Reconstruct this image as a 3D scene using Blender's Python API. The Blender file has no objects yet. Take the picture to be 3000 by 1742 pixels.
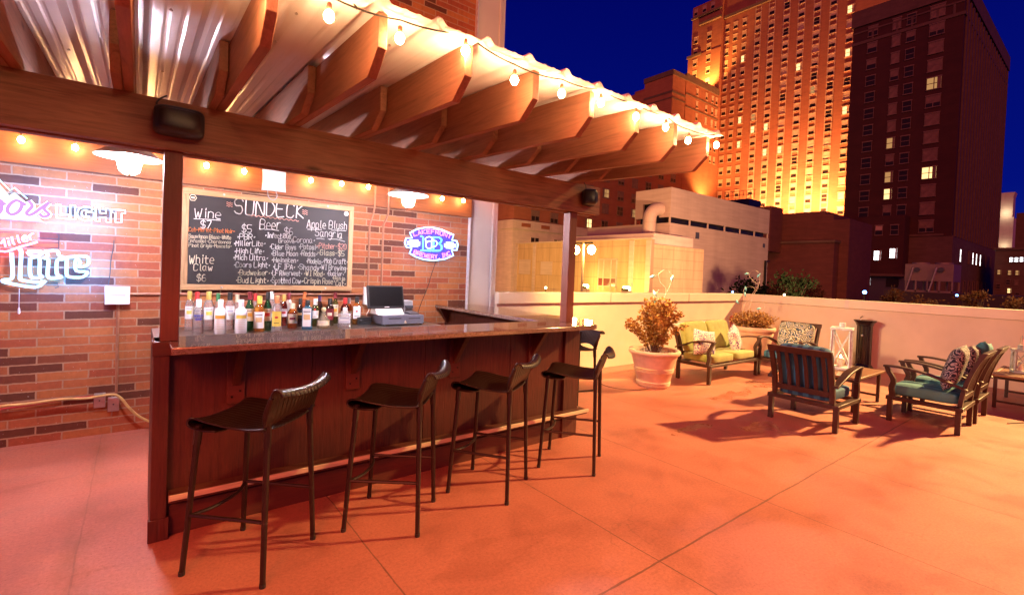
import bpy, bmesh, math, random
from mathutils import Vector, Matrix
random.seed(7)
PI = math.pi
scene = bpy.context.scene
COL = scene.collection
R = math.radians

# ------------------------------------------------------------------ materials
def new_mat(name):
    m = bpy.data.materials.new(name); m.use_nodes = True
    nt = m.node_tree
    for n in list(nt.nodes): nt.nodes.remove(n)
    out = nt.nodes.new('ShaderNodeOutputMaterial')
    b = nt.nodes.new('ShaderNodeBsdfPrincipled')
    nt.links.new(b.outputs[0], out.inputs[0])
    return m, nt, b, out

def nd(nt, t, **kw):
    n = nt.nodes.new('ShaderNode' + t)
    for k, v in kw.items(): setattr(n, k, v)
    return n

def coords(nt, scale=(1, 1, 1), kind='Object', rot=(0, 0, 0)):
    tc = nd(nt, 'TexCoord'); mp = nd(nt, 'Mapping')
    mp.inputs['Scale'].default_value = scale; mp.inputs['Rotation'].default_value = rot
    nt.links.new(tc.outputs[kind], mp.inputs[0])
    return mp.outputs[0]

def noise(nt, vec, scale=5, detail=4, rough=.55, dist=0):
    n = nd(nt, 'TexNoise'); n.inputs['Scale'].default_value = scale; n.inputs['Detail'].default_value = detail
    n.inputs['Roughness'].default_value = rough; n.inputs['Distortion'].default_value = dist
    nt.links.new(vec, n.inputs['Vector'])
    return n.outputs['Fac']

def ramp(nt, fac, stops):
    r = nd(nt, 'ValToRGB'); e = r.color_ramp.elements
    while len(e) < len(stops): e.new(.5)
    for el, (p, c) in zip(e, stops):
        el.position = p; el.color = (*c, 1) if len(c) == 3 else c
    nt.links.new(fac, r.inputs[0])
    return r.outputs[0]

def math_n(nt, op, a, b=None, clamp=False):
    n = nd(nt, 'Math', operation=op); n.use_clamp = clamp
    for i, v in enumerate((a, b)):
        if v is None: continue
        if isinstance(v, (int, float)): n.inputs[i].default_value = v
        else: nt.links.new(v, n.inputs[i])
    return n.outputs[0]

def mixc(nt, fac, a, b, mode='MIX'):
    n = nd(nt, 'Mix', data_type='RGBA', blend_type=mode)
    for key, v in ((0, fac), (6, a), (7, b)):
        if isinstance(v, (int, float)): n.inputs[key].default_value = v
        elif isinstance(v, tuple): n.inputs[key].default_value = (*v, 1) if len(v) == 3 else v
        else: nt.links.new(v, n.inputs[key])
    return n.outputs[2]

def bump(nt, b, h, strength=.3, dist=.01):
    n = nd(nt, 'Bump'); n.inputs['Strength'].default_value = strength; n.inputs['Distance'].default_value = dist
    nt.links.new(h, n.inputs['Height']); nt.links.new(n.outputs[0], b.inputs['Normal'])

def plain(name, col, rough=.5, metal=0, var=.15, nscale=20, bmp=0, spec=None, coat=0):
    m, nt, b, o = new_mat(name)
    v = coords(nt)
    f = noise(nt, v, nscale, 5)
    c2 = tuple(min(1, c * (1 + var)) for c in col); c1 = tuple(c * (1 - var) for c in col)
    nt.links.new(ramp(nt, f, [(.3, c1), (.7, c2)]), b.inputs['Base Color'])
    b.inputs['Roughness'].default_value = rough; b.inputs['Metallic'].default_value = metal
    if spec is not None: b.inputs['Specular IOR Level'].default_value = spec
    if coat: b.inputs['Coat Weight'].default_value = coat; b.inputs['Coat Roughness'].default_value = .1
    if bmp: bump(nt, b, f, bmp, .004)
    return m

def wood(name, col, axis=1, rough=.6, grain=1.0, dark=.5, knots=True, bmp=.25):
    m, nt, b, o = new_mat(name)
    s = [26, 26, 26]; s[axis] = 1.6
    v = coords(nt, tuple(x * grain for x in s))
    f = noise(nt, v, 1.0, 8, .6, 1.2)
    f2 = noise(nt, v, 3.5, 4, .7)
    v2 = coords(nt, (1, 1, 1)); big = noise(nt, v2, 2.2, 3)
    c1 = tuple(c * dark for c in col); c3 = tuple(min(1, c * 1.25) for c in col)
    c = ramp(nt, f, [(.25, c1), (.5, col), (.78, c3)])
    c = mixc(nt, .35, c, ramp(nt, f2, [(.3, c1), (.7, c3)]))
    c = mixc(nt, .5, c, ramp(nt, big, [(.3, (.55, .55, .55)), (.7, (1.0, 1.0, 1.0))]), 'MULTIPLY')
    if knots:
        s2 = [5, 5, 5]; s2[axis] = 1.7
        vo = nd(nt, 'TexVoronoi'); vo.inputs['Scale'].default_value = 1.0
        nt.links.new(coords(nt, tuple(s2)), vo.inputs['Vector'])
        k = ramp(nt, vo.outputs['Distance'], [(.03, (.18, .16, .15)), (.10, (1, 1, 1))])
        c = mixc(nt, .8, c, k, 'MULTIPLY')
    nt.links.new(c, b.inputs['Base Color']); b.inputs['Roughness'].default_value = rough
    bump(nt, b, f, bmp, .006)
    return m

def emit(name, col, strength):
    m = bpy.data.materials.new(name); m.use_nodes = True; nt = m.node_tree
    for n in list(nt.nodes): nt.nodes.remove(n)
    out = nt.nodes.new('ShaderNodeOutputMaterial'); e = nt.nodes.new('ShaderNodeEmission')
    e.inputs[0].default_value = (*col, 1); e.inputs[1].default_value = strength
    nt.links.new(e.outputs[0], out.inputs[0])
    return m

def glass(name, tint, gloss=.12, rough=.04):
    """thin coloured glass: tinted see-through with a glossy coat"""
    m = bpy.data.materials.new(name); m.use_nodes = True; nt = m.node_tree
    for n in list(nt.nodes): nt.nodes.remove(n)
    out = nt.nodes.new('ShaderNodeOutputMaterial')
    t = nt.nodes.new('ShaderNodeBsdfTransparent'); t.inputs[0].default_value = (*tint, 1)
    d = nt.nodes.new('ShaderNodeBsdfDiffuse'); d.inputs[0].default_value = (*tint, 1)
    g = nt.nodes.new('ShaderNodeBsdfGlossy'); g.inputs['Roughness'].default_value = rough
    lw = nd(nt, 'LayerWeight'); lw.inputs[0].default_value = .25
    m0 = nd(nt, 'MixShader'); m0.inputs[0].default_value = .20
    nt.links.new(t.outputs[0], m0.inputs[1]); nt.links.new(d.outputs[0], m0.inputs[2])
    m1 = nd(nt, 'MixShader')
    f = math_n(nt, 'MULTIPLY_ADD', lw.outputs['Fresnel'], .8); 
    nt.nodes[-1].inputs[2].default_value = gloss * .4
    nt.links.new(f, m1.inputs[0]); nt.links.new(m0.outputs[0], m1.inputs[1]); nt.links.new(g.outputs[0], m1.inputs[2])
    nt.links.new(m1.outputs[0], out.inputs[0])
    return m

def brick(name, ca, cb, mortar, bw=.3, bh=.068, ms=.0055, plane='xz', rough=.75, bmp=.5, dirt=True):
    m, nt, b, o = new_mat(name)
    tc = nd(nt, 'TexCoord'); sx = nd(nt, 'SeparateXYZ'); cx = nd(nt, 'CombineXYZ')
    nt.links.new(tc.outputs['Object'], sx.inputs[0])
    nt.links.new(sx.outputs['X' if plane[0] == 'x' else 'Y'], cx.inputs[0]); nt.links.new(sx.outputs['Z'], cx.inputs[1])
    br = nd(nt, 'TexBrick'); br.offset = .5
    br.inputs['Scale'].default_value = 1; br.inputs['Brick Width'].default_value = bw; br.inputs['Row Height'].default_value = bh
    br.inputs['Mortar Size'].default_value = ms; br.inputs['Mortar Smooth'].default_value = .15; br.inputs['Bias'].default_value = 0
    br.inputs['Color1'].default_value = (0, 0, 0, 1); br.inputs['Color2'].default_value = (1, 1, 1, 1); br.inputs['Mortar'].default_value = (.5, .5, .5, 1)
    v = coords(nt)
    wn = nd(nt, 'TexNoise'); wn.inputs['Scale'].default_value = 22; wn.inputs['Detail'].default_value = 5; nt.links.new(v, wn.inputs['Vector'])
    wa = nd(nt, 'VectorMath', operation='MULTIPLY_ADD'); nt.links.new(wn.outputs['Color'], wa.inputs[0]); wa.inputs[1].default_value = (.011, .011, .011); nt.links.new(cx.outputs[0], wa.inputs[2])
    nt.links.new(wa.outputs[0], br.inputs['Vector'])
    f = noise(nt, v, 30, 6, .65); f2 = noise(nt, v, 1.3, 4)
    mid = tuple((x * .55 + y * .45) for x, y in zip(ca, cb))
    c = ramp(nt, br.outputs['Color'], [(.0, ca), (.30, mid), (.62, cb), (.78, mid), (.84, tuple(x * .38 for x in ca)), (1.0, tuple(x * .30 for x in mid))])
    c = mixc(nt, .45, c, ramp(nt, f, [(.25, (.5, .5, .5)), (.7, (1.15, 1.15, 1.15))]), 'MULTIPLY')
    if dirt:
        c = mixc(nt, .55, c, ramp(nt, f2, [(.3, (.55, .52, .5)), (.65, (1.1, 1.1, 1.1))]), 'MULTIPLY')
        sp = noise(nt, v, 75, 2, .5)
        run = noise(nt, coords(nt, (7, 7, .5)), 1.0, 5, .7)
        c = mixc(nt, .5, c, ramp(nt, run, [(.30, (.5, .47, .45)), (.45, (1, 1, 1))]), 'MULTIPLY')
        c = mixc(nt, ramp(nt, sp, [(.70, (0, 0, 0)), (.74, (.5, .5, .5))]), c, (.75, .7, .65))
    mo = mixc(nt, .5, (*mortar,), ramp(nt, f, [(.3, tuple(x * .6 for x in mortar)), (.7, mortar)]))
    c = mixc(nt, br.outputs['Fac'], c, mo)
    nt.links.new(c, b.inputs['Base Color']); b.inputs['Roughness'].default_value = rough
    h = math_n(nt, 'SUBTRACT', math_n(nt, 'MULTIPLY', f, .25), br.outputs['Fac'])
    bump(nt, b, h, bmp, .004)
    return m

# ------------------------------------------------------------------ mesh builder
class MB:
    def __init__(s): s.v = []; s.f = []
    def add(s, vs, fs):
        n = len(s.v); s.v += [tuple(p) for p in vs]; s.f += [tuple(i + n for i in f) for f in fs]; return s
    def box(s, x0, x1, y0, y1, z0, z1):
        vs = [(x0, y0, z0), (x1, y0, z0), (x1, y1, z0), (x0, y1, z0), (x0, y0, z1), (x1, y0, z1), (x1, y1, z1), (x0, y1, z1)]
        return s.add(vs, [(0, 3, 2, 1), (4, 5, 6, 7), (0, 1, 5, 4), (1, 2, 6, 5), (2, 3, 7, 6), (3, 0, 4, 7)])
    def bar(s, a, b, w, h, up=(0, 0, 1)):
        a, b = Vector(a), Vector(b); d = (b - a).normalized(); u = Vector(up)
        r = d.cross(u)
        if r.length < 1e-5: r = d.cross(Vector((0, 1, 0)))
        r.normalize(); u = r.cross(d).normalized()
        vs = []
        for p in (a, b):
            for i, j in ((-1, -1), (1, -1), (1, 1), (-1, 1)): vs.append(p + r * (i * w / 2) + u * (j * h / 2))
        return s.add(vs, [(0, 1, 2, 3), (7, 6, 5, 4), (0, 4, 5, 1), (1, 5, 6, 2), (2, 6, 7, 3), (3, 7, 4, 0)])
    def prism(s, pts, axis, a, b):
        """extrude a 2-D outline: axis x -> pts (y,z); y -> (x,z); z -> (x,y)"""
        n = len(pts)
        def mk(p, t):
            return {'x': (t, p[0], p[1]), 'y': (p[0], t, p[1]), 'z': (p[0], p[1], t)}[axis]
        vs = [mk(p, a) for p in pts] + [mk(p, b) for p in pts]
        fs = [tuple(range(n)), tuple(range(2 * n - 1, n - 1, -1))]
        fs += [(i, i + n, (i + 1) % n + n, (i + 1) % n) for i in range(n)]
        return s.add(vs, fs)
    def tube(s, path, r, n=8, closed=False, cap=True):
        P = [Vector(p) for p in path]; m = len(P)
        rr = r if isinstance(r, (list, tuple)) else [r] * m
        vs = []; prev = None
        for i in range(m):
            if closed: t = P[(i + 1) % m] - P[i - 1]
            else: t = P[min(i + 1, m - 1)] - P[max(i - 1, 0)]
            if t.length < 1e-9: t = Vector((0, 0, 1))
            t.normalize()
            if prev is None:
                u = t.cross(Vector((0, 0, 1)))
                if u.length < 1e-3: u = t.cross(Vector((0, 1, 0)))
            else:
                u = prev - t * prev.dot(t)
                if u.length < 1e-6: u = t.cross(Vector((0, 1, 0)))
            u.normalize(); w = t.cross(u); prev = u
            for k in range(n):
                a = 2 * PI * k / n; vs.append(P[i] + (u * math.cos(a) + w * math.sin(a)) * rr[i])
        fs = []
        for i in range(m if closed else m - 1):
            j = (i + 1) % m
            for k in range(n): fs.append((i * n + k, i * n + (k + 1) % n, j * n + (k + 1) % n, j * n + k))
        if not closed and cap: fs += [tuple(range(n - 1, -1, -1)), tuple(range((m - 1) * n, m * n))]
        return s.add(vs, fs)
    def lathe(s, prof, n=24, c=(0, 0, 0), sq=None):
        """profile (r,z) about z; sq>2 gives a rounded-square section"""
        vs = []
        for r, z in prof:
            for k in range(n):
                a = 2 * PI * k / n; ca, sa = math.cos(a), math.sin(a)
                q = 1 if not sq else (abs(ca) ** sq + abs(sa) ** sq) ** (-1 / sq)
                vs.append((c[0] + r * q * ca, c[1] + r * q * sa, c[2] + z))
        m = len(prof); fs = []
        for i in range(m - 1):
            for k in range(n): fs.append((i * n + k, i * n + (k + 1) % n, (i + 1) * n + (k + 1) % n, (i + 1) * n + k))
        fs += [tuple(range(n - 1, -1, -1)), tuple(range((m - 1) * n, m * n))]
        return s.add(vs, fs)
    def ellip(s, c, a, b, h, e1=1, e2=1, nu=12, nv=24):
        sg = lambda x, e: math.copysign(abs(x) ** e, x)
        vs = []
        for i in range(nu + 1):
            u = -PI / 2 + PI * i / nu
            for j in range(nv):
                v = 2 * PI * j / nv
                vs.append((c[0] + a * sg(math.cos(u), e1) * sg(math.cos(v), e2), c[1] + b * sg(math.cos(u), e1) * sg(math.sin(v), e2), c[2] + h * sg(math.sin(u), e1)))
        fs = []
        for i in range(nu):
            for j in range(nv): fs.append((i * nv + j, i * nv + (j + 1) % nv, (i + 1) * nv + (j + 1) % nv, (i + 1) * nv + j))
        return s.add(vs, fs)
    def grid(s, fn, nu, nv):
        vs = [fn(i / nu, j / nv) for i in range(nu + 1) for j in range(nv + 1)]
        fs = [(i * (nv + 1) + j, (i + 1) * (nv + 1) + j, (i + 1) * (nv + 1) + j + 1, i * (nv + 1) + j + 1) for i in range(nu) for j in range(nv)]
        return s.add(vs, fs)
    def xf(s, M, start=0):
        for i in range(start, len(s.v)): s.v[i] = tuple(M @ Vector(s.v[i]))
        return s
    def build(s, name, mat, parent=None, bevel=0, smooth=True, solid=0, sub=0, angle=35, recalc=True):
        me = bpy.data.meshes.new(name); me.from_pydata(s.v, [], s.f)
        bm = bmesh.new(); bm.from_mesh(me)
        bmesh.ops.remove_doubles(bm, verts=bm.verts, dist=1e-6)
        if recalc: bmesh.ops.recalc_face_normals(bm, faces=bm.faces)
        bm.to_mesh(me); bm.free()
        if smooth:
            for p in me.polygons: p.use_smooth = True
            me.set_sharp_from_angle(angle=R(angle))
        me.materials.append(mat)
        o = bpy.data.objects.new(name, me); COL.objects.link(o)
        if parent: o.parent = parent
        if solid:
            md = o.modifiers.new('solid', 'SOLIDIFY'); md.thickness = solid; md.offset = 0
        if sub:
            md = o.modifiers.new('sub', 'SUBSURF'); md.levels = sub; md.render_levels = sub
        if bevel:
            md = o.modifiers.new('bevel', 'BEVEL'); md.width = bevel; md.segments = 2; md.limit_method = 'ANGLE'; md.angle_limit = R(40)
        return o

def tag(o, label=None, cat=None, group=None, kind=None):
    if label: o['label'] = label
    if cat: o['category'] = cat
    if group: o['group'] = group
    if kind: o['kind'] = kind
    return o

def thing(name, label, cat, loc=(0, 0, 0), rz=0, group=None):
    o = bpy.data.objects.new(name, None); COL.objects.link(o)
    o.empty_display_size = .1
    o.location = loc; o.rotation_euler = (0, 0, rz)
    return tag(o, label, cat, group)

def kids(o): return [c for c in COL.objects if c.parent == o]
def dup(root, loc=None, rz=None, label=None, group=None):
    r = root.copy(); COL.objects.link(r)
    if loc is not None: r.location = loc
    if rz is not None: r.rotation_euler = (0, 0, rz)
    if label: r['label'] = label
    if group: r['group'] = group
    for ch in kids(root):
        c = ch.copy(); COL.objects.link(c); c.parent = r
        for g in kids(ch):
            d = g.copy(); COL.objects.link(d); d.parent = c
    return r

def spline(pts, n=8, closed=False):
    """Catmull-Rom through points"""
    P = [Vector(p) for p in pts]; m = len(P); out = []
    rng = m if closed else m - 1
    for i in range(rng):
        p0 = P[(i - 1) % m] if closed or i > 0 else P[i] * 2 - P[i + 1]
        p1 = P[i]; p2 = P[(i + 1) % m]
        p3 = P[(i + 2) % m] if closed or i + 2 < m else P[i + 1] * 2 - P[i]
        for k in range(n):
            t = k / n
            out.append(.5 * ((2 * p1) + (p2 - p0) * t + (2 * p0 - 5 * p1 + 4 * p2 - p3) * t * t + (3 * p1 - p0 - 3 * p2 + p3) * t ** 3))
    if not closed: out.append(P[-1])
    return out

def light(name, kind, loc, energy, col, to=None, **kw):
    l = bpy.data.lights.new(name, kind); l.energy = energy; l.color = col
    for k, v in kw.items(): setattr(l, k, v)
    o = bpy.data.objects.new(name, l); COL.objects.link(o); o.location = loc
    if to is not None: o.rotation_euler = (Vector(to) - Vector(loc)).to_track_quat('-Z', 'Y').to_euler()
    return o

# ------------------------------------------------------------------ single-stroke lettering (baseline 2, cap 8, x-height 6)
GL = dict([g.split('=') for g in '''A=02 28 42;14 34|B=02 08 38 47 46 35 05;35 44 43 32 02|C=47 38 18 07 03 12 32 43|D=02 08 28 46 44 22 02|E=48 08 02 42;05 35|F=48 08 02;05 35|G=47 38 18 07 03 12 32 43 45 25|H=02 08;42 48;05 45|I=22 28;18 38;12 32|J=08 48;28 23 12 03|K=02 08;48 05 42|L=08 02 42|M=02 08 25 48 42|N=02 08 42 48|O=18 07 03 12 32 43 47 38 18|P=02 08 38 47 46 35 05|R=02 08 38 47 46 35 05;25 42|S=47 38 18 07 06 15 35 44 43 32 12 03|T=08 48;28 22|U=08 03 12 32 43 48|V=08 22 48|W=08 12 26 32 48|X=08 42;02 48|Y=08 25 48;25 22|Z=08 48 02 42|a=36 16 05 03 12 22 34;36 33 42|b=08 02;05 16 26 35 33 22 12 03|c=35 26 16 05 03 12 22 33|d=38 32;35 26 16 05 03 12 22 33|e=04 34 35 26 16 05 03 12 32|f=37 28 17 12;06 36|g=36 16 05 04 13 33;36 31 20 10|h=08 02;05 16 26 35 32|i=16 12;18 17|j=26 21 10 00;28 27|k=08 02;36 04 32|l=18 13 22|m=02 06;05 16 25 22;25 36 45 42|n=02 06;05 16 26 35 32|o=16 05 03 12 22 33 35 26 16|p=06 00;05 16 26 35 33 22 12 03|r=02 06;04 16 36|s=35 26 16 05 14 24 33 22 12 03|t=18 13 22 32;06 36|u=06 03 12 22 33;36 32|v=06 22 46|w=06 12 25 32 46|x=06 32;02 36|y=06 13 36;36 10|z=06 36 02 32|0=18 07 03 12 32 43 47 38 18|1=17 28 22|2=07 18 38 47 46 02 42|3=07 18 38 47 46 35 15;35 44 43 32 12 03|4=32 38 04 44|5=48 08 05 35 44 43 32 02|6=38 18 06 03 12 32 43 44 35 05|7=08 48 12|8=18 07 06 15 35 46 47 38 18;15 04 03 12 32 43 44 35|9=12 32 44 47 38 18 07 06 15 45|$=47 38 18 07 06 15 35 44 43 32 12 03;29 21|-=05 35|.=14 25 15|,=22 11'''.split('|')])
def strokes(text, h, wob=0, width=None):
    """list of 2-D polylines; cap height h, starting at x=0 on the baseline"""
    u = h / 6.0; out = []; x = 0.0
    rnd = random.Random(hash(text) % 9999 if False else sum(map(ord, text)))
    for ch in text:
        if ch == ' ': x += 2.6; continue
        g = GL.get(ch)
        if g is None: continue
        dy = rnd.uniform(-wob, wob); mx = 0
        for st in g.split(';'):
            pl = []
            for q in st.split():
                a, b = int(q[0]), int(q[1]) - 2
                mx = max(mx, a)
                jx = rnd.uniform(-wob, wob) * .5; jy = rnd.uniform(-wob, wob) * .5
                pl.append(((x + a + jx + b * .05 * (wob > 0)) * u, (b + dy + jy) * u))
            out.append(pl)
        x += mx + (1.5 if ch not in '.' else 1.2)
    tot = max(.001, (x - 1.3) * u)
    if width:
        k = width / tot
        out = [[(a * k, b) for a, b in pl] for pl in out]
    return out

def smooth2(pl, n=3):
    if len(pl) < 3: return pl
    return [(p[0], p[1]) for p in spline([(a, b, 0) for a, b in pl], n)]

def ribbon_xz(mb, pl, y, w):
    """flat chalk stroke facing -Y"""
    P = [Vector((a, 0, b)) for a, b in pl]
    for i in range(len(P) - 1):
        d = P[i + 1] - P[i]
        if d.length < 1e-6: continue
        d.normalize(); nrm = Vector((-d.z, 0, d.x)) * (w / 2); e = d * (w * .35)
        a, b = P[i] - e, P[i + 1] + e
        mb.add([(q.x, y, q.z) for q in (a - nrm, b - nrm, b + nrm, a + nrm)], [(0, 1, 2, 3)])
# ------------------------------------------------------------------ shared materials
M = {}
M['beam'] = wood('stained_beam_wood', (.34, .145, .075), 0, .6, grain=1.2, dark=.32, bmp=.5)
M['joist'] = wood('stained_joist_wood', (.37, .155, .085), 1, .62, dark=.5, bmp=.3)
M['post'] = wood('stained_post_wood', (.20, .062, .034), 2, .55, dark=.65)
M['fascia'] = wood('ledger_wood', (.27, .09, .032), 0, .6, dark=.6)
M['panel'] = wood('bar_panel_wood', (.105, .026, .015), 2, .5, grain=1.7, dark=.30, knots=False, bmp=.6)
M['trim'] = wood('bar_trim_wood', (.115, .032, .019), 0, .5, dark=.6, knots=False)
M['furn'] = wood('furniture_wood', (.050, .018, .012), 2, .42, dark=.5, knots=False, bmp=.1)
M['board_frame'] = wood('chalkboard_frame_wood', (.55, .33, .15), 0, .55, dark=.35)
M['brick'] = brick('wall_brick', (.36, .078, .032), (.50, .175, .052), (.40, .24, .145))
M['white_paint'] = plain('white_painted_steel', (.62, .60, .57), .5, var=.04, nscale=3)
M['stucco'] = plain('parapet_stucco', (.66, .58, .47), .8, var=.07, nscale=2.5, bmp=.15)
M['coping'] = plain('parapet_coping', (.72, .64, .52), .55, var=.05, nscale=3)
M['black'] = plain('black_plastic', (.02, .02, .022), .35, var=.2)
M['black_metal'] = plain('black_metal', (.025, .022, .02), .3, .6, var=.2)
M['dark_grey'] = plain('dark_grey_plastic', (.06, .065, .08), .4)
M['grey'] = plain('grey_plastic', (.32, .33, .36), .45)
M['white_plastic'] = plain('white_plastic', (.8, .79, .77), .4, var=.03)
M['steel'] = plain('brushed_steel', (.55, .52, .5), .28, .9, var=.1, nscale=40)
M['rope'] = plain('dark_wire', (.03, .025, .02), .5)
M['cond'] = plain('painted_conduit', (.36, .16, .09), .5)
M['clear'] = glass('clear_glass', (.95, .94, .92))

# roof sheet: white ribbed steel, slightly glossy
m, nt, b, o = new_mat('white_ribbed_steel'); v = coords(nt)
nt.links.new(ramp(nt, noise(nt, v, 1.5, 3), [(.3, (.76, .74, .73)), (.7, (.86, .84, .84))]), b.inputs['Base Color'])
b.inputs['Roughness'].default_value = .30; b.inputs['Metallic'].default_value = .0
bump(nt, b, noise(nt, coords(nt, (6, .7, 6)), 1, 2), .12, .01)
M['roof'] = m

# speckled quartz counter
m, nt, b, o = new_mat('speckled_stone_counter'); v = coords(nt)
vo = nd(nt, 'TexVoronoi'); vo.inputs['Scale'].default_value = 160; nt.links.new(v, vo.inputs['Vector'])
sp = ramp(nt, vo.outputs['Distance'], [(.16, (.62, .42, .26)), (.24, (.14, .085, .06))])
pick = ramp(nt, noise(nt, v, 90, 1), [(.52, (0, 0, 0)), (.56, (1, 1, 1))])
c = mixc(nt, pick, ramp(nt, noise(nt, v, 25, 4), [(.3, (.15, .095, .075)), (.7, (.25, .165, .135))]), sp)
nt.links.new(c, b.inputs['Base Color']); b.inputs['Roughness'].default_value = .14; b.inputs['Coat Weight'].default_value = 1.0
M['counter'] = m

# concrete deck with saw-cut joints, stains, cracks
m, nt, b, o = new_mat('deck_concrete'); v = coords(nt)
tc = nd(nt, 'TexCoord'); sx = nd(nt, 'SeparateXYZ'); nt.links.new(tc.outputs['Object'], sx.inputs[0])
wob = math_n(nt, 'MULTIPLY', math_n(nt, 'SUBTRACT', noise(nt, v, 3, 4), .5), .02)
jn = noise(nt, v, 7, 5, .7)
def joint(sock, off, sp, w):
    t = math_n(nt, 'DIVIDE', math_n(nt, 'SUBTRACT', math_n(nt, 'ADD', sock, wob), off), sp)
    fr = math_n(nt, 'ABSOLUTE', math_n(nt, 'SUBTRACT', math_n(nt, 'FRACT', math_n(nt, 'ADD', t, .5)), .5))
    return math_n(nt, 'LESS_THAN', math_n(nt, 'MULTIPLY', fr, sp), math_n(nt, 'MULTIPLY', jn, w * 2.2))
jx = joint(sx.outputs['X'], .96, 1.175, .0035)
jy = joint(sx.outputs['Y'], 1.42, 3.6, .0055)
j = math_n(nt, 'MULTIPLY', math_n(nt, 'MAXIMUM', jx, jy), math_n(nt, 'MULTIPLY_ADD', math_n(nt, 'GREATER_THAN', sx.outputs['X'], .4), .65)); nt.nodes[-2].inputs[2].default_value = .35
big = noise(nt, v, .55, 5, .6); med = noise(nt, v, 2.4, 6, .65, .4); fin = noise(nt, v, 60, 6, .75); grit = noise(nt, v, 85, 3, .7)
c = ramp(nt, big, [(.3, (.36, .120, .085)), (.5, (.43, .155, .11)), (.72, (.51, .20, .145))])
c = mixc(nt, .55, c, ramp(nt, med, [(.25, (.50, .45, .42)), (.5, (1, 1, 1)), (.78, (1.2, 1.2, 1.2))]), 'MULTIPLY')
c = mixc(nt, .5, c, ramp(nt, fin, [(.25, (.42, .38, .36)), (.6, (1.15, 1.15, 1.15))]), 'MULTIPLY')
c = mixc(nt, .8, c, ramp(nt, grit, [(.30, (.40, .34, .32)), (.38, (1, 1, 1))]), 'MULTIPLY')
# damp patches and dried spill marks
st = noise(nt, coords(nt, (.8, 1.5, 1)), 1.1, 6, .6, .8)
stain = ramp(nt, st, [(.60, (1, 1, 1)), (.68, (.78, .72, .68)), (.76, (.9, .86, .82))])
c = mixc(nt, .8, c, stain, 'MULTIPLY')
# gum spots, scuffs
vg = nd(nt, 'TexVoronoi'); vg.inputs['Scale'].default_value = 2.6; nt.links.new(v, vg.inputs['Vector'])
gs = math_n(nt, 'MULTIPLY', math_n(nt, 'LESS_THAN', vg.outputs['Distance'], .034), math_n(nt, 'GREATER_THAN', noise(nt, v, .8, 2), .52))
c = mixc(nt, math_n(nt, 'MULTIPLY', gs, .38), c, (.12, .055, .04))
sc_ = noise(nt, coords(nt, (1.2, 9, 1), rot=(0, 0, .7)), 1.5, 6, .75)
c = mixc(nt, .45, c, ramp(nt, sc_, [(.30, (.55, .5, .48)), (.40, (1, 1, 1)), (.66, (1, 1, 1)), (.74, (1.25, 1.22, 1.2))]), 'MULTIPLY')
# old rust coloured smear along the left joint
sx_d = math_n(nt, 'ABSOLUTE', math_n(nt, 'ADD', math_n(nt, 'ADD', sx.outputs['X'], .215), math_n(nt, 'MULTIPLY', wob, 3)))
sm_ = math_n(nt, 'MULTIPLY', ramp(nt, math_n(nt, 'DIVIDE', sx_d, .09), [(0, (1, 1, 1)), (1, (0, 0, 0))]), ramp(nt, noise(nt, coords(nt, (6, 1.2, 1)), 1, 5, .7), [(.42, (0, 0, 0)), (.62, (1, 1, 1))]))
c = mixc(nt, math_n(nt, 'MULTIPLY', sm_, .6), c, (.20, .075, .03))
# hairline cracks
vc = nd(nt, 'TexVoronoi', feature='DISTANCE_TO_EDGE'); vc.inputs['Scale'].default_value = .33
dv = nd(nt, 'VectorMath', operation='ADD'); nt.links.new(v, dv.inputs[0])
nz = nd(nt, 'TexNoise'); nz.inputs['Scale'].default_value = 1.3; nz.inputs['Detail'].default_value = 6; nt.links.new(v, nz.inputs['Vector']); nt.links.new(nz.outputs['Color'], dv.inputs[1])
nt.links.new(dv.outputs[0], vc.inputs['Vector'])
crk = math_n(nt, 'MULTIPLY', math_n(nt, 'LESS_THAN', vc.outputs['Distance'], .0012), ramp(nt, noise(nt, v, .9, 2), [(.56, (0, 0, 0)), (.6, (1, 1, 1))]))
c = mixc(nt, math_n(nt, 'MULTIPLY', crk, .22), c, (.13, .06, .04))
c = mixc(nt, math_n(nt, 'MULTIPLY', j, .75), c, (.12, .055, .04))
nt.links.new(c, b.inputs['Base Color'])
def spot(cx_, cy_, rx, ry, th):
    a = math_n(nt, 'POWER', math_n(nt, 'DIVIDE', math_n(nt, 'SUBTRACT', sx.outputs['X'], cx_), rx), 2); b_ = math_n(nt, 'POWER', math_n(nt, 'DIVIDE', math_n(nt, 'SUBTRACT', sx.outputs['Y'], cy_), ry), 2)
    d = math_n(nt, 'ADD', math_n(nt, 'ADD', a, b_), math_n(nt, 'MULTIPLY', math_n(nt, 'SUBTRACT', noise(nt, v, 5.5, 5, .6), .5), 5))
    return ramp(nt, d, [(th * .5, (1, 1, 1)), (th * .5 + .12, (0, 0, 0))])
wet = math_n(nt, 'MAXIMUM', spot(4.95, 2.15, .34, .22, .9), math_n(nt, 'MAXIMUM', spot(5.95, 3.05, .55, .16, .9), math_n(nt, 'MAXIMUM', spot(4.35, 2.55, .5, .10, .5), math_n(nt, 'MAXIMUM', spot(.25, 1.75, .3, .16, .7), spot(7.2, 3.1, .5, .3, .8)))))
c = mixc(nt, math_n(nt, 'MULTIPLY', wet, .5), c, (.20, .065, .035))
nt.links.new(c, b.inputs['Base Color'])
rg = ramp(nt, med, [(.3, (.42, .42, .42)), (.7, (.68, .68, .68))])
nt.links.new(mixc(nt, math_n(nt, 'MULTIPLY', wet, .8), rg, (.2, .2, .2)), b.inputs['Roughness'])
h = math_n(nt, 'SUBTRACT', math_n(nt, 'MULTIPLY', fin, .6), math_n(nt, 'MULTIPLY', j, 2.0))
bump(nt, b, h, .35, .004)
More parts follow.
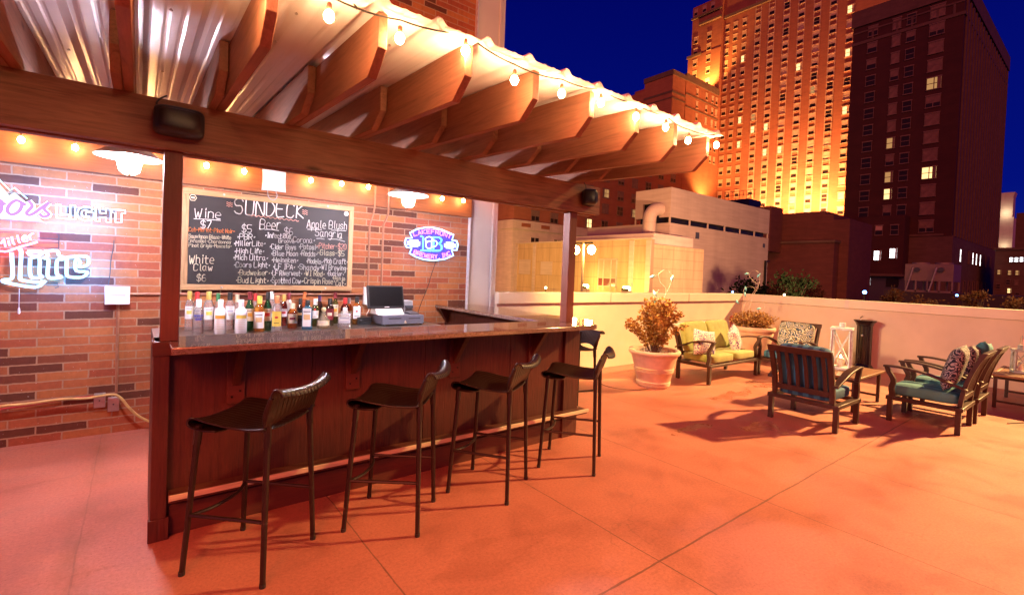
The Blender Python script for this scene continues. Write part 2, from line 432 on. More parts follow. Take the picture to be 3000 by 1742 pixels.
M['deck'] = m

# ------------------------------------------------------------------ ground and deck
g = MB(); g.add([(-400, -400, -6), (700, -400, -6), (700, 700, -6), (-400, 700, -6)], [(0, 1, 2, 3)])
tag(g.build('ground', plain('street_asphalt', (.045, .042, .04), .85, var=.3, nscale=.4)), kind='structure')
tag(MB().box(-6, 10.36, -5, 5.23, -.32, 0).build('deck_floor', M['deck']), kind='structure')
tag(MB().box(10.36, 52, -30, 40, -3.2, -2.6).build('podium_roof', plain('roof_gravel', (.07, .06, .055), .9, var=.35, nscale=6)), kind='structure')

# ------------------------------------------------------------------ brick building behind the bar
bb = thing('brick_building', 'brown brick wall behind the bar with a white painted corner column', 'wall', (0, 5.11, 0))
MB().box(-4.5, 3.262, 0, .5, -.3, 9).build('wall', M['brick'], bb)
cc = MB(); cc.box(3.262, 3.70, -.012, .5, -.3, 9)
cc.build('corner_column', M['white_paint'], bb, bevel=.006)
MB().box(3.60, 3.645, -.03, -.012, 0, 9).build('downpipe', M['white_paint'], bb, bevel=.008)
MB().box(3.247, 3.262, -.05, 0, .95, 9).build('corner_flashing', plain('bluish_white_metal', (.7, .72, .76), .35, .3), bb)

# ------------------------------------------------------------------ parapets
def parapet(name, label, x0, x1, y0, y1, inner, seams):
    t = thing(name, label, 'wall', (0, 0, 0))
    MB().box(x0, x1, y0, y1, -.3, 1.035).build('wall_face', M['stucco'], t)
    e = .035
    MB().box(x0 - (e if inner == 'x' else 0), x1 + e, y0 - (e if inner == 'y' else 0), y1 + e, 1.035, 1.185).build('coping', M['coping'], t, bevel=.008)
    for s in seams:
        if inner == 'y': MB().box(s, s + .006, y0 - e - .003, y0 - e, 1.035, 1.185).build('seam', M['dark_grey'], t)
        else: MB().box(x0 - e - .004, x0 - e, s, s + .07, 1.033, 1.187).build('seam_cover', M['white_paint'], t)
    return t
parapet('parapet_wall', 'bright yellow lit parapet wall behind the green settee and tall planter', 3.70, 10.18, 5.05, 5.23, 'y', (5.9, 8.1))
parapet('parapet_wall', 'long orange parapet wall behind the drinking fountain and wooden armchairs', 10.18, 10.36, -5, 5.05, 'x', (3.08,))

# access cover flush with the floor
t = tag(MB().lathe([(.335, 0), (.335, .004), (.30, .005)], 40, (5.24, 4.14, 0)).build('floor_cover', M['deck']), 'round flush access cover in the floor left of the tall planter', 'access cover')

MB().lathe([(.337, 0), (.352, 0), (.352, .003), (.337, .003)], 40, (5.24, 4.14, 0)).build('rim', plain('dark_seal', (.10, .05, .035), .8), t)
# ------------------------------------------------------------------ pergola
pg = thing('pergola', 'brown timber pergola with white ribbed steel roof over the bar', 'pergola')
SL = .052
jb = lambda y: 2.245 + SL * (y - 3.0)          # underside of joists
MB().box(-3.2, 3.29, 2.97, 3.03, 2.0, 2.243).build('beam', M['beam'], pg, bevel=.004)
MB().box(-3.2, 3.26, 3.035, 3.095, 1.992, 2.243).build('beam', M['beam'], pg, bevel=.004)
MB().box(-4.4, 3.262, 5.05, 5.108, 2.112, 2.342).build('ledger', M['fascia'], pg, bevel=.003)
MB().box(.091, .170, 3.008, 3.093, 1.03, 2.0).build('post', M['post'], pg, bevel=.004)
MB().box(2.962, 3.045, 3.008, 3.093, 1.03, 2.0).build('post', M['post'], pg, bevel=.004)
H = .222
for n in range(-6, 8):
    x = .305 + .378 * n + .003
    jit = random.uniform(-.006, .006)
    pts = [(4.2, jb(4.2)), (1.845 + jit, jb(1.845)), (1.75 + jit, 2.27), (1.75 + jit, jb(1.75) + H), (4.2, jb(4.2) + H)]
    MB().prism(pts, 'x', x, x + .038).build('joist', M['joist'], pg, bevel=.003)
    pts = [(5.04, jb(5.04)), (2.66, jb(2.66)), (2.54, jb(2.54) + .085), (2.54, jb(2.54) + H - .002), (5.04, jb(5.04) + H - .002)]
    MB().prism(pts, 'x', x - .041, x - .003).build('rafter', M['joist'], pg, bevel=.003)
# ribbed sheet: ribs run down the slope
def roofz(x, y):
    p = (x + 6) % .229 / .229
    r = 0
    if p < .10: r = p / .10
    elif p < .18: r = 1
    elif p < .28: r = (.28 - p) / .10
    q = (p - .28) / .72
    if p > .28 and (abs(q - .33) < .06 or abs(q - .66) < .06): r = .12
    return jb(y) + H + .004 + .024 * r
xs = []
x = -4.4
while x < 3.035:
    xs.append(x); x += .229 / 50 * 2
rf = MB()
ysr = [1.675, 2.5, 3.5, 4.4, 5.1]
rf.add([(x, y, roofz(x, y)) for x in xs for y in ysr], [(i * 5 + k, (i + 1) * 5 + k, (i + 1) * 5 + k + 1, i * 5 + k + 1) for i in range(len(xs) - 1) for k in range(4)])
rf.build('roof_sheet', M['roof'], pg, solid=.0015, angle=12)
sc = MB()
for n in range(-6, 8):
    for y in (2.0, 2.35, 3.3, 4.2):
        sc.lathe([(.006, 0), (.006, .005), (.003, .008)], 6, (.31 + .378 * n + .15, y, jb(y) + H - .009))
sc.build('roof_screw', M['steel'], pg)

# wires over the pergola edge
tag(MB().tube(spline([(.62, 1.79, 2.40), (.50, 1.70, 2.47), (.36, 1.66, 2.60)], 6), .004, 6).build('cable', M['rope']), 'thin black cable running up over the roof edge', 'cable')

# ------------------------------------------------------------------ bar counter
bar = thing('bar_counter', 'dark brown panelled bar with speckled stone counter top', 'bar counter', (0, 0, 0))
for i, (a, b_) in enumerate(((.135, .85), (.853, 1.62), (1.623, 2.39), (2.393, 2.98))):
    MB().box(a, b_, 3.055, 3.075, .08, .993).build('front_panel', M['panel'], bar, bevel=.002)
MB().box(.066, .135, 3.012, 3.62, .0, 1.03).build('end_board', M['panel'], bar, bevel=.004)
MB().box(.058, .145, 3.004, 3.04, .0, .115).build('base_block', M['panel'], bar, bevel=.003)
MB().box(.062, .15, 3.005, 3.012, .955, 1.028).build('end_cap', M['trim'], bar, bevel=.003)
MB().box(2.985, 3.165, 3.03, 3.11, .0, .993).build('corner_post', M['panel'], bar, bevel=.004)
MB().box(.145, 3.16, 3.045, 3.085, .0, .16).build('kick_board', M['trim'], bar, bevel=.003)
ct = MB(); ct.prism([(.128, 2.775), (3.06, 2.762), (3.11, 2.78), (3.125, 2.83), (3.37, 3.06), (3.37, 5.10), (2.815, 5.10), (2.815, 3.195), (.06, 3.195), (.06, 3.02), (.128, 3.02)], 'z', .993, 1.03)
ct.build('counter_top', M['counter'], bar, bevel=.006)
for x in (.44, 1.10, 1.86, 2.62):
    br = MB()
    br.box(x - .045, x + .045, 3.035, 3.053, .66, .955)
    br.build('bracket_plate', M['trim'], bar, bevel=.003)
    sw_ = MB()
    for z in (.70, .73, .92): sw_.lathe([(.006, 0), (.006, .003)], 8).xf(Matrix.Translation((x + .02 * (1 if z > .71 else -1), 3.034, z)) @ Matrix.Rotation(R(90), 4, 'X'), len(sw_.v) - 16)
    sw_.build('screw', M['black_metal'], bar)
    MB().prism([(2.86, .99), (3.034, .99), (3.034, .76)], 'x', x - .02, x + .02).build('bracket', M['panel'], bar, bevel=.003)
MB().box(.14, 3.22, 2.955, 3.05, .205, .243).build('foot_rail', M['trim'], bar, bevel=.004)
MB().box(.14, 3.224, 2.940, 2.953, .222, .25).build('rail_edge', wood('worn_rail_wood', (.74, .62, .44), 0, .45, dark=.6), bar, bevel=.002)
MB().box(3.165, 3.225, 3.05, 4.7, .205, .243).build('side_foot_rail', M['trim'], bar, bevel=.004)
MB().box(3.09, 3.11, 3.115, 5.1, .0, .993).build('side_panel', M['panel'], bar, bevel=.002)
MB().box(2.955, 2.975, 3.195, 5.1, .0, .993).build('inner_panel', M['panel'], bar, bevel=.002)
MB().prism([(2.84, .99), (2.953, .99), (2.953, .80)], 'y', 5.02, 5.06).build('bracket', M['panel'], bar, bevel=.002)

# back counter with steel top
bc = thing('back_counter', 'steel topped back counter under the chalkboard holding the bottles', 'counter', (0, 0, 0))
MB().box(.16, 2.56, 4.34, 5.105, .825, .86).build('steel_top', M['steel'], bc, bevel=.004)
MB().box(.18, 2.54, 4.38, 5.10, .0, .823).build('cabinet', M['dark_grey'], bc, bevel=.004)
# ------------------------------------------------------------------ bar stools
M['shell'] = plain('brown_moulded_plastic', (.018, .0075, .005), .36, var=.15, nscale=8)
M['leg'] = plain('brown_powder_coat', (.022, .009, .006), .4, .1, var=.15, nscale=30)
def make_stool(label):
    t = thing('bar_stool', label, 'bar stool', group='bar stools round the bar')
    top = {}
    for i, (sx, sy) in enumerate(((-1, 1), (1, 1), (-1, -1), (1, -1))):
        a = (sx * .2, sy * .205, 0); zt = .69 if sy > 0 else .72
        c = (sx * .165, sy * .165 + (.0 if sy > 0 else -.02), zt); top[(sx, sy)] = (a, c)
        lg = MB().tube([a, c], [.0125, .0145], 10).build('leg', M['leg'], t)
        MB().lathe([(.014, 0), (.0145, .018)], 10, a).build('foot_cap', M['black'], lg)
    def on(k, z):
        a, c = top[k]; f = z / c[2]; return tuple(p + (q - p) * f for p, q in zip(a, c))
    for s in (-1, 1):
        MB().tube([on((s, 1), .275), on((s, -1), .285)], .009, 8).build('side_rung', M['leg'], t)
        for k in ((s, 1), (s, -1)):
            pass
    fr = [on((-1, 1), .27), on((1, 1), .27)]
    mid = ((fr[0][0] + fr[1][0]) / 2, fr[0][1] - .05, .27)
    MB().tube(spline([fr[0], (fr[0][0] * .5, mid[1] + .01, .27), mid, (fr[1][0] * .5, mid[1] + .01, .27), fr[1]], 6), .009, 8).build('front_rung', M['leg'], t)
    bt = MB()
    for s in (-1, 1): bt.ellip(on((s, -1), .285), .0145, .0145, .008, nu=6, nv=10)
    bt.build('rung_bolt', M['leg'], t)
    # seat: side profile looping under at the front
    prof = spline([(.05, .668), (.13, .664), (.19, .668), (.213, .683), (.205, .703), (.17, .713), (.09, .705), (0, .693), (-.10, .688), (-.165, .692), (-.19, .70)], 5)
    prof = [(p.x, p.y) for p in prof]
    N = 72
    def seat(u, v):
        k = u * (len(prof) - 1); i = min(int(k), len(prof) - 2); f = k - i
        y = prof[i][0] * (1 - f) + prof[i + 1][0] * f; z = prof[i][1] * (1 - f) + prof[i + 1][1] * f
        x = (v - .5) * 2
        w = .205 - .02 * max(0, (y - .1) / .1)
        rib = .0012 * math.cos(v * N * PI / 2.4)
        return (x * w, y, z + .012 * abs(x) ** 4 - .012 * (1 - x * x) * (1 if z > .684 else .2) + rib)
    MB().grid(seat, len(prof) - 1, N).build('seat', M['shell'], t, solid=.009, angle=60)
    # backrest with its rolled, ribbed top edge
    bp = spline([(-.176, .695), (-.192, .73), (-.205, .78), (-.216, .83), (-.228, .862), (-.247, .877), (-.268, .868), (-.278, .848)], 5)
    bp = [(p.x, p.y) for p in bp]
    def back(u, v):
        k = u * (len(bp) - 1); i = min(int(k), len(bp) - 2); f = k - i
        y = bp[i][0] * (1 - f) + bp[i + 1][0] * f; z = bp[i][1] * (1 - f) + bp[i + 1][1] * f
        x = (v - .5) * 2
        lift = (1 - x * x) * .045 * max(0, 1 - u * 2.2)
        rib = .0018 * math.cos(v * 96 * PI / 3.2) * (1 if u > .3 else .3)
        return (x * (.196 + .006 * u), y - .028 * (1 - x * x) + rib, z + lift - .006 * (1 - x * x) + .012 * x * x * (u > .5))
    MB().grid(back, len(bp) - 1, 96).build('backrest', M['shell'], t, solid=.008, angle=60)
    for s in (-1, 1):
        a, c = top[(s, -1)]
        MB().tube(spline([on((s, -1), .62), on((s, -1), .70), (s * .186, -.19, .76), (s * .193, -.207, .81), (s * .197, -.222, .85)], 4), [.0165, .0168, .017, .0172, .0172, .017, .0165, .016, .0155, .015, .0145, .014, .0135, .013, .0125, .012, .0115][:17], 8).build('back_socket', M['shell'], t)
        MB().tube([on((s, 1), .60), on((s, 1), .685)], [.017, .019], 8).build('front_socket', M['shell'], t)
    return t
def stool_at(o, A, B, Cc, D):
    cx = (A[0] + B[0] + Cc[0] + D[0]) / 4; cy = (A[1] + B[1] + Cc[1] + D[1]) / 4
    fx, fy = (A[0] + Cc[0] - B[0] - D[0]), (A[1] + Cc[1] - B[1] - D[1])
    o.location = (cx, cy, 0); o.rotation_euler = (0, 0, math.atan2(fy, fx) - PI / 2)
st = make_stool('nearest brown bar stool, leftmost of the four along the bar front')
stool_at(st, (.18, 2.63), (.44, 2.31), (.47, 2.89), (.775, 2.61))
for lab, q in (('brown bar stool second from the left, under the left bracket', ((.905, 2.60), (1.2, 2.31), (1.174, 2.87), (1.50, 2.62))),
               ('brown bar stool third from the left along the bar front', ((1.615, 2.69), (1.82, 2.34), (1.956, 2.88), (2.2, 2.54))),
               ('brown bar stool in front of the bar corner post', ((2.38, 2.67), (2.61, 2.325), (2.72, 2.885), (2.98, 2.56)))):
    s2 = dup(st, label=lab); stool_at(s2, *q)
s5 = dup(st, label='brown bar stool round the far side, only its ribbed back showing', loc=(3.56, 3.53, 0), rz=R(72))

# ------------------------------------------------------------------ outdoor furniture
def cloth(name, a, b_, c_=None, rough=.85):
    m, nt, b, o = new_mat(name); v = coords(nt)
    f = noise(nt, coords(nt, (1, 1, 1)), 9, 4)
    nt.links.new(ramp(nt, f, [(.3, a), (.7, b_)]), b.inputs['Base Color']); b.inputs['Roughness'].default_value = rough
    b.inputs['Sheen Weight'].default_value = .2
    w = noise(nt, v, 260, 2); bump(nt, b, math_n(nt, 'ADD', w, math_n(nt, 'MULTIPLY', f, 3)), .25, .006)
    return m
def scroll(name, cols, scale, rings=34):
    """printed scroll pattern"""
    m, nt, b, o = new_mat(name)
    v = coords(nt)
    n1 = nd(nt, 'TexNoise'); n1.inputs['Scale'].default_value = scale * .8; n1.inputs['Detail'].default_value = 2; nt.links.new(v, n1.inputs['Vector'])
    mv = nd(nt, 'VectorMath', operation='MULTIPLY_ADD'); nt.links.new(n1.outputs['Color'], mv.inputs[0]); mv.inputs[1].default_value = (.16, .16, .16); nt.links.new(v, mv.inputs[2])
    vo = nd(nt, 'TexVoronoi'); vo.inputs['Scale'].default_value = scale; nt.links.new(mv.outputs[0], vo.inputs['Vector'])
    sn = math_n(nt, 'SINE', math_n(nt, 'MULTIPLY', vo.outputs['Distance'], rings))
    k = math_n(nt, 'MULTIPLY_ADD', sn, .5); nt.nodes[-1].inputs[2].default_value = .5
    c = ramp(nt, k, [(0, cols[0]), (.42, cols[0]), (.5, cols[1]), (.72, cols[1]), (.8, cols[2]), (1, cols[2])])
    bl = ramp(nt, noise(nt, v, scale * 1.4, 2), [(.52, (0, 0, 0)), (.56, (1, 1, 1))])
    c = mixc(nt, bl, c, ramp(nt, k, [(.35, cols[0]), (.5, cols[3]), (.7, cols[2])]))
    nt.links.new(c, b.inputs['Base Color']); b.inputs['Roughness'].default_value = .85
    bump(nt, b, noise(nt, v, 220, 2), .2, .004)
    return m
def stripes(name, a, b_, n=9):
    m, nt, b, o = new_mat(name); tc = nd(nt, 'TexCoord'); sx = nd(nt, 'SeparateXYZ'); nt.links.new(tc.outputs['Object'], sx.inputs[0])
    s = math_n(nt, 'SINE', math_n(nt, 'MULTIPLY', sx.outputs['X'], n * 6.28))
    k = math_n(nt, 'MULTIPLY_ADD', s, .5); nt.nodes[-1].inputs[2].default_value = .5
    nt.links.new(ramp(nt, k, [(.3, a), (.6, b_)]), b.inputs['Base Color']); b.inputs['Roughness'].default_value = .85
    v = coords(nt); bump(nt, b, math_n(nt, 'ADD', noise(nt, v, 200, 2), math_n(nt, 'MULTIPLY', noise(nt, v, 11, 3), 4)), .3, .008)
    return m
M['teal'] = stripes('teal_stripe_fabric', (.03, .14, .19), (.07, .25, .30), 7)
M['blue'] = stripes('blue_stripe_fabric', (.010, .05, .12), (.035, .15, .26), 10)
M['green'] = cloth('green_fabric', (.20, .23, .055), (.30, .32, .09))
M['paisley'] = scroll('scroll_print_fabric', ((.02, .06, .12), (.42, .36, .06), (.50, .52, .46), (.05, .13, .22)), 9)
M['navy'] = scroll('navy_scroll_fabric', ((.006, .012, .04), (.16, .12, .10), (.34, .32, .36), (.012, .03, .09)), 10)
M['floral'] = scroll('purple_floral_fabric', ((.16, .11, .30), (.70, .66, .70), (.78, .74, .62), (.34, .28, .50)), 14, 26)

def cushion(name, a, b_, h, c, mat, parent, e=.28, rot=None, wr=.006):
    mb = MB().ellip((0, 0, 0), a, b_, h, e, e, 16, 44)
    for i, p in enumerate(mb.v):
        x, y, z = p
        w = math.sin(x * 23 + y * 9) * math.sin(y * 19 - x * 7) * wr
        k = max(0, (1 - (x / a) ** 4)) * max(0, (1 - (y / b_) ** 4))
        mb.v[i] = (x, y, z * (.86 + .2 * k) + w * k * (1 if z > 0 else 0))
    o = mb.build(name, mat, parent, angle=80)
    o.location = c
    if rot: o.rotation_euler = rot
    return o
def pillow(name, s, t_, c, rot, mat, parent=None):
    def f(side):
        def g(u, v):
            x, y = u * 2 - 1, v * 2 - 1
            k = (max(0, 1 - x ** 4) * max(0, 1 - y ** 4)) ** .55
            pin = 1 - .09 * (1 - y * y) * x * x - .0
            pin2 = 1 - .09 * (1 - x * x) * y * y
            return (x * s * pin, side * t_ * k, y * s * pin2)
        return g
    mb = MB().grid(f(1), 14, 14).grid(f(-1), 14, 14)
    o = mb.build(name, mat, parent, angle=80); o.location = c; o.rotation_euler = rot
    return o

def make_seat(name, label, cat, W, D, seat_mats, back_mats, loc, rz, group=None, back_h=.80, ncush=1, slats=6, cush_top=.30, back_show=True):
    """low slatted armchair / settee facing local +Y"""
    t = thing(name, label, cat, loc, rz, group)
    w, d = W / 2, D / 2
    L = .046
    for sx in (-1, 1):
        MB().box(sx * w - L / 2, sx * w + L / 2, d - L, d, 0, .232).build('leg', M['furn'], t, bevel=.003)
        MB().box(sx * w - L / 2, sx * w + L / 2, -d, -d + L, 0, .232).build('leg', M['furn'], t, bevel=.003)
        # front support sweeps forward and up to the arm
        pf = [(d - .045, .27), (d - .03, .36), (d - .045, .44), (d + .0, .53), (d + .02, .582)]
        P = spline([(0, a, b_) for a, b_ in pf], 5)
        mb = MB()
        for i in range(len(P) - 1):
            mb.bar((sx * w, P[i].y, P[i].z), (sx * w, P[i + 1].y + .0, P[i + 1].z + .002), .042, .05 - .012 * i / len(P), up=(0, 1, 0))
        mb.build('arm_support', M['furn'], t, angle=60)
        # arm: shallow arch from the back post to the front
        P = spline([(0, -d - .035, .452), (0, -d + .12, .51), (0, 0, .566), (0, d - .1, .592), (0, d + .05, .588)], 6)
        n = len(P); mb = MB(); vs = []
        for i, p in enumerate(P):
            hw = .026 + .012 * math.sin(PI * i / (n - 1))
            for a_, z_ in ((-hw, -.011), (hw, -.011), (hw, .011), (-hw, .011)): vs.append((sx * w + a_, p.y, p.z + z_))
        fs = [(0, 3, 2, 1), ((n - 1) * 4, (n - 1) * 4 + 1, (n - 1) * 4 + 2, (n - 1) * 4 + 3)]
        for i in range(n - 1):
            for k in range(4): fs.append((i * 4 + k, i * 4 + (k + 1) % 4, i * 4 + 4 + (k + 1) % 4, i * 4 + 4 + k))
        mb.add(vs, fs).build('armrest', M['furn'], t, bevel=.004, angle=40)
    fr = MB()
    fr.box(-w - .03, w + .03, d - .05, d + .012, .232, .272).box(-w - .03, w + .03, -d - .012, -d + .05, .232, .272)
    fr.box(-w - .03, -w + .03, -d + .052, d - .052, .232, .272).box(w - .03, w + .03, -d + .052, d - .052, .232, .272)
    fr.build('seat_frame', M['furn'], t, bevel=.004)
    # back: curved slats between rails, leaning back
    def bp(z):
        u = (z - .272) / (back_h - .272)
        return -d + .02 - .03 * u - .13 * u * u
    zs = [.272 + (back_h - .272) * i / 8 for i in range(9)]
    def strip(name_, x0, x1, th, z0, z1, par=t, dy=0):
        zz = [z0 + (z1 - z0) * i / 7 for i in range(8)]
        vs = []; fs = []
        for z in zz:
            y = bp(z) + dy
            vs += [(x0, y - th / 2, z), (x1, y - th / 2, z), (x1, y + th / 2, z), (x0, y + th / 2, z)]
        fs = [(0, 1, 2, 3), (31, 30, 29, 28)]
        for i in range(7):
            for k in range(4): fs.append((i * 4 + k, i * 4 + 4 + k, i * 4 + 4 + (k + 1) % 4, i * 4 + (k + 1) % 4))
        return MB().add(vs, fs).build(name_, M['furn'], par, bevel=.003, angle=50)
    iw = w - .035
    for sx in (-1, 1):
        strip('back_post', sx * (iw) - .024, sx * (iw) + .024, .036, .275, back_h - .001)
    strip('top_rail', -iw - .028, iw + .028, .044, back_h - .062, back_h + .002)
    strip('bottom_rail', -iw + .026, iw - .026, .034, .335, .39)
    sw = .036
    for k in range(slats):
        x = -iw + .02 + (k + .5) * (2 * iw - .04) / slats
        strip('back_slat', x - sw / 2, x + sw / 2, .016, .39, back_h - .063)
    for k in range(ncush):
        cw = (2 * w - .09) / ncush; x = -w + .045 + (k + .5) * cw
        cushion('seat_cushion', cw / 2 - .004, d - .015, .063, (x, .012, .272 + .064), seat_mats[k % len(seat_mats)], t)
        if back_show:
            cushion('back_cushion', cw / 2 - .004, .225, .062, (x, -d + .05, .60), back_mats[k % len(back_mats)], t, e=.32, rot=(R(105), 0, 0))
    return t
c1 = make_seat('armchair', 'dark slatted armchair with blue cushions, its back turned to the bar', 'armchair', .61, .62, [M['blue']], [M['blue']], (5.70, 2.01, 0), R(-90), 'wooden armchairs on the deck')
c2 = make_seat('armchair', 'dark armchair with patterned back cushion, facing out beside the far planter', 'armchair', .61, .62, [M['blue']], [M['paisley']], (8.02, 3.22, 0), R(90), 'wooden armchairs on the deck', back_h=.82)
c3 = make_seat('armchair', 'nearer of two side by side armchairs with a teal seat cushion', 'armchair', .575, .60, [M['teal']], [M['teal']], (6.77, 1.265, 0), R(0), 'wooden armchairs on the deck', back_h=.835, back_show=False)
c4 = make_seat('armchair', 'farther of two side by side armchairs, partly hidden by the nearer one', 'armchair', .575, .60, [M['teal']], [M['teal']], (7.51, 1.25, 0), R(0), 'wooden armchairs on the deck', back_h=.835, back_show=False)
so = make_seat('settee', 'two seat settee with bright green cushions between the planters', 'settee', 1.36, .53, [M['green']], [M['green']], (6.94, 3.755, 0), R(180), None, ncush=2, slats=12)
def put_pillow(label, *a):
    return tag(pillow('throw_pillow', *a), label, 'pillow', 'throw pillows on the seats')
put_pillow('purple and white patterned pillow at the near end of the green settee', .19, .075, (6.42, 3.70, .545), (R(-12), R(8), R(-18)), M['floral'])
put_pillow('purple and white patterned pillow at the far end of the green settee', .19, .075, (7.33, 3.72, .55), (R(-14), R(-14), R(22)), M['floral'])
put_pillow('dark scroll print pillow standing upright on the nearer teal armchair', .235, .075, (6.80, 1.085, .635), (R(14), 0, R(3)), M['navy'])
put_pillow('dark scroll print pillow on the farther teal armchair, behind a pale blue one', .22, .07, (7.42, 1.07, .63), (R(14), 0, R(-3)), M['navy'])
put_pillow('pale blue pillow leaning on the farther teal armchair', .20, .07, (7.60, 1.01, .68), (R(18), R(8), 0), M['teal'])

# low slatted coffee table with lantern
def table(name, label, x0, x1, y0, y1, h, slat):
    t = thing(name, label, 'table', ((x0 + x1) / 2, (y0 + y1) / 2, 0), 0, 'low tables on the deck')
    w, d = (x1 - x0) / 2, (y1 - y0) / 2
    for sx in (-1, 1):
        for sy in (-1, 1):
            MB().bar((sx * (w - .05), sy * (d - .05), 0), (sx * (w - .05), sy * (d - .05), h - .035), .035, .035).build('leg', M['furn'], t, bevel=.003)
        MB().box(sx * (w - .05) - .01, sx * (w - .05) + .01, -d + .07, d - .07, .07, .095).build('stretcher', M['furn'], t)
    top = MB()
    if slat:
        n = int(2 * w / .1)
        for i in range(n): top.box(-w + i * 2 * w / n, -w + (i + 1) * 2 * w / n - .012, -d + .04, d - .04, h - .03, h)
        top.box(-w, w, -d, -d + .038, h - .045, h + .002).box(-w, w, d - .038, d, h - .045, h + .002)
    else:
        top.box(-w, w, -d, d, h - .028, h)
    top.build('table_top', wood('table_top_wood', (.24, .12, .065), 0, .4, knots=False), t, bevel=.005)
    MB().box(-w + .03, w - .03, -d + .045, d - .045, h - .06, h - .046 if slat else h - .03).build('apron', M['furn'], t)
    return t
table('coffee_table', 'low wooden coffee table holding the tall white lantern', 6.43, 7.42, 1.83, 2.55, .40, False)
table('coffee_table', 'low slatted table at the right edge holding the small lantern', 8.42, 9.5, .05, 1.02, .42, True)
M['chalk_white'] = plain('weathered_white_paint', (.52, .62, .64), .7, var=.18, nscale=25)
M['grey_wood'] = plain('weathered_grey_paint', (.35, .38, .38), .75, var=.25, nscale=25)
def lantern(label, loc, s, h, mat, ring, rz):
    t = thing('lantern', label, 'lantern', loc, rz, 'candle lanterns on the tables')
    w = s / 2
    MB().box(-w - .012, w + .012, -w - .012, w + .012, 0, .03).build('base', mat, t, bevel=.003)
    MB().box(-w - .015, w + .015, -w - .015, w + .015, h - .03, h).build('roof', mat, t, bevel=.003)
    for sx in (-1, 1):
        for sy in (-1, 1): MB().bar((sx * w, sy * w, .03), (sx * w * .93, sy * w * .93, h - .03), .024, .024).build('corner_bar', mat, t, bevel=.002)
    for a in range(4):
        c, sn = round(math.cos(a * PI / 2)), round(math.sin(a * PI / 2))
        def q(u, z): return (c * w * .97 - sn * u, sn * w * .97 + c * u, z)
        mb = MB().bar(q(-w * .9, .05), q(w * .9, h - .05), .012, .010, up=(c, sn, 0)); mb.build('cross_brace', mat, t)
        MB().bar(q(w * .9, .05), q(-w * .9, h - .05), .010, .008, up=(c, sn, 0)).build('cross_brace', mat, t)
    MB().lathe([(.035, 0), (.035, .05), (.028, .058)], 14, (0, 0, h)).build('cap', mat, t)
    if ring:
        MB().tube([(math.cos(a) * w * .9, 0, h + math.sin(a) * .17) for a in [PI * i / 16 for i in range(17)]], .005, 6).build('handle', M['steel'], t)
    cd = MB().lathe([(.04, 0), (.04, .10), (.03, .11)], 16, (0, 0, .031)).build('candle', plain('wax', (.8, .74, .6), .5), t)
    return t
la = lantern('tall white lantern with a lit candle on the coffee table', (6.98, 2.18, .401), .20, .52, M['chalk_white'], False, R(12))
MB().ellip((0, 0, .155), .009, .009, .02, nu=6, nv=8).build('flame', emit('candle_flame', (1, .62, .28), 90), la)
lantern('small grey lantern with a round wire handle on the slatted table', (8.88, .80, .422), .135, .30, M['grey_wood'], True, R(20))

# drinking fountain
M['gloss_black'] = plain('black_enamel', (.012, .012, .013), .2, .0, var=.1, coat=.3)
df = thing('drinking_fountain', 'black fluted drinking fountain against the orange parapet', 'drinking fountain', (9.96, 2.775, 0))
fl = MB(); prof = [(.165, 0), (.165, .03), (.15, .05), (.135, .075), (.115, .10)]
fl.lathe(prof, 24)
fl.build('base', M['gloss_black'], df)
n = 48; vs = []; zz = [.10, .76]
for z in zz:
    for k in range(n):
        a = 2 * PI * k / n; r = .108 + (.006 if k % 4 < 2 else 0); vs.append((r * math.cos(a), r * math.sin(a), z))
MB().add(vs, [(k, (k + 1) % n, n + (k + 1) % n, n + k) for k in range(n)]).build('fluted_column', M['gloss_black'], df, angle=20)
MB().lathe([(.114, .76), (.125, .775), (.125, .79), (.14, .81), (.165, .845), (.168, .86), (.15, .855), (.05, .84)], 28).build('basin', M['gloss_black'], df)
sp = MB().tube(spline([(.02, .07, .855), (.02, .07, .90), (-.02, .04, .925), (-.06, .02, .915)], 5), .009, 8); sp.build('spout', M['steel'], df)
MB().lathe([(.018, 0), (.018, .012), (.012, .02)], 14).xf(Matrix.Translation((-.112, -.0, .60)) @ Matrix.Rotation(R(-90), 4, 'Y')).build('push_button', M['steel'], df)

# wall outlet on the parapet
ou = thing('wall_outlet', 'beige outlet cover on the orange parapet left of the fountain', 'outlet', (10.14, 4.02, .36))
MB().box(-.01, 0.04, -.055, .055, -.07, .07).build('plate', M['coping'], ou, bevel=.004)
MB().box(-.016, -.01, -.025, .025, -.045, .045).build('cover_flap', M['white_paint'], ou, bevel=.003)
# red standpipe behind the far planter
rp = thing('standpipe', 'dark red standpipe between the settee and the far planter', 'pipe', (9.15, 4.72, 0))
redm = plain('red_paint', (.30, .03, .02), .45)
MB().tube(spline([(0, 0, 0), (0, 0, .62), (0, 0, .70), (-.05, -.02, .745), (-.09, -.03, .70), (-.09, -.03, .66)], 6), .032, 10).build('pipe', redm, rp)
MB().lathe([(.06, 0), (.06, .02), (.04, .03)], 12).build('base_flange', redm, rp)
# loose electrical cord on floor by the slatted table
tag(MB().tube(spline([(7.55, .75, .006), (7.9, .62, .006), (8.3, .66, .006), (8.9, .45, .006), (9.4, .30, .006), (9.9, .1, .006)], 8), .006, 6).build('extension_cable', M['rope']), 'thin dark cord lying on the floor behind the teal armchairs', 'cord')
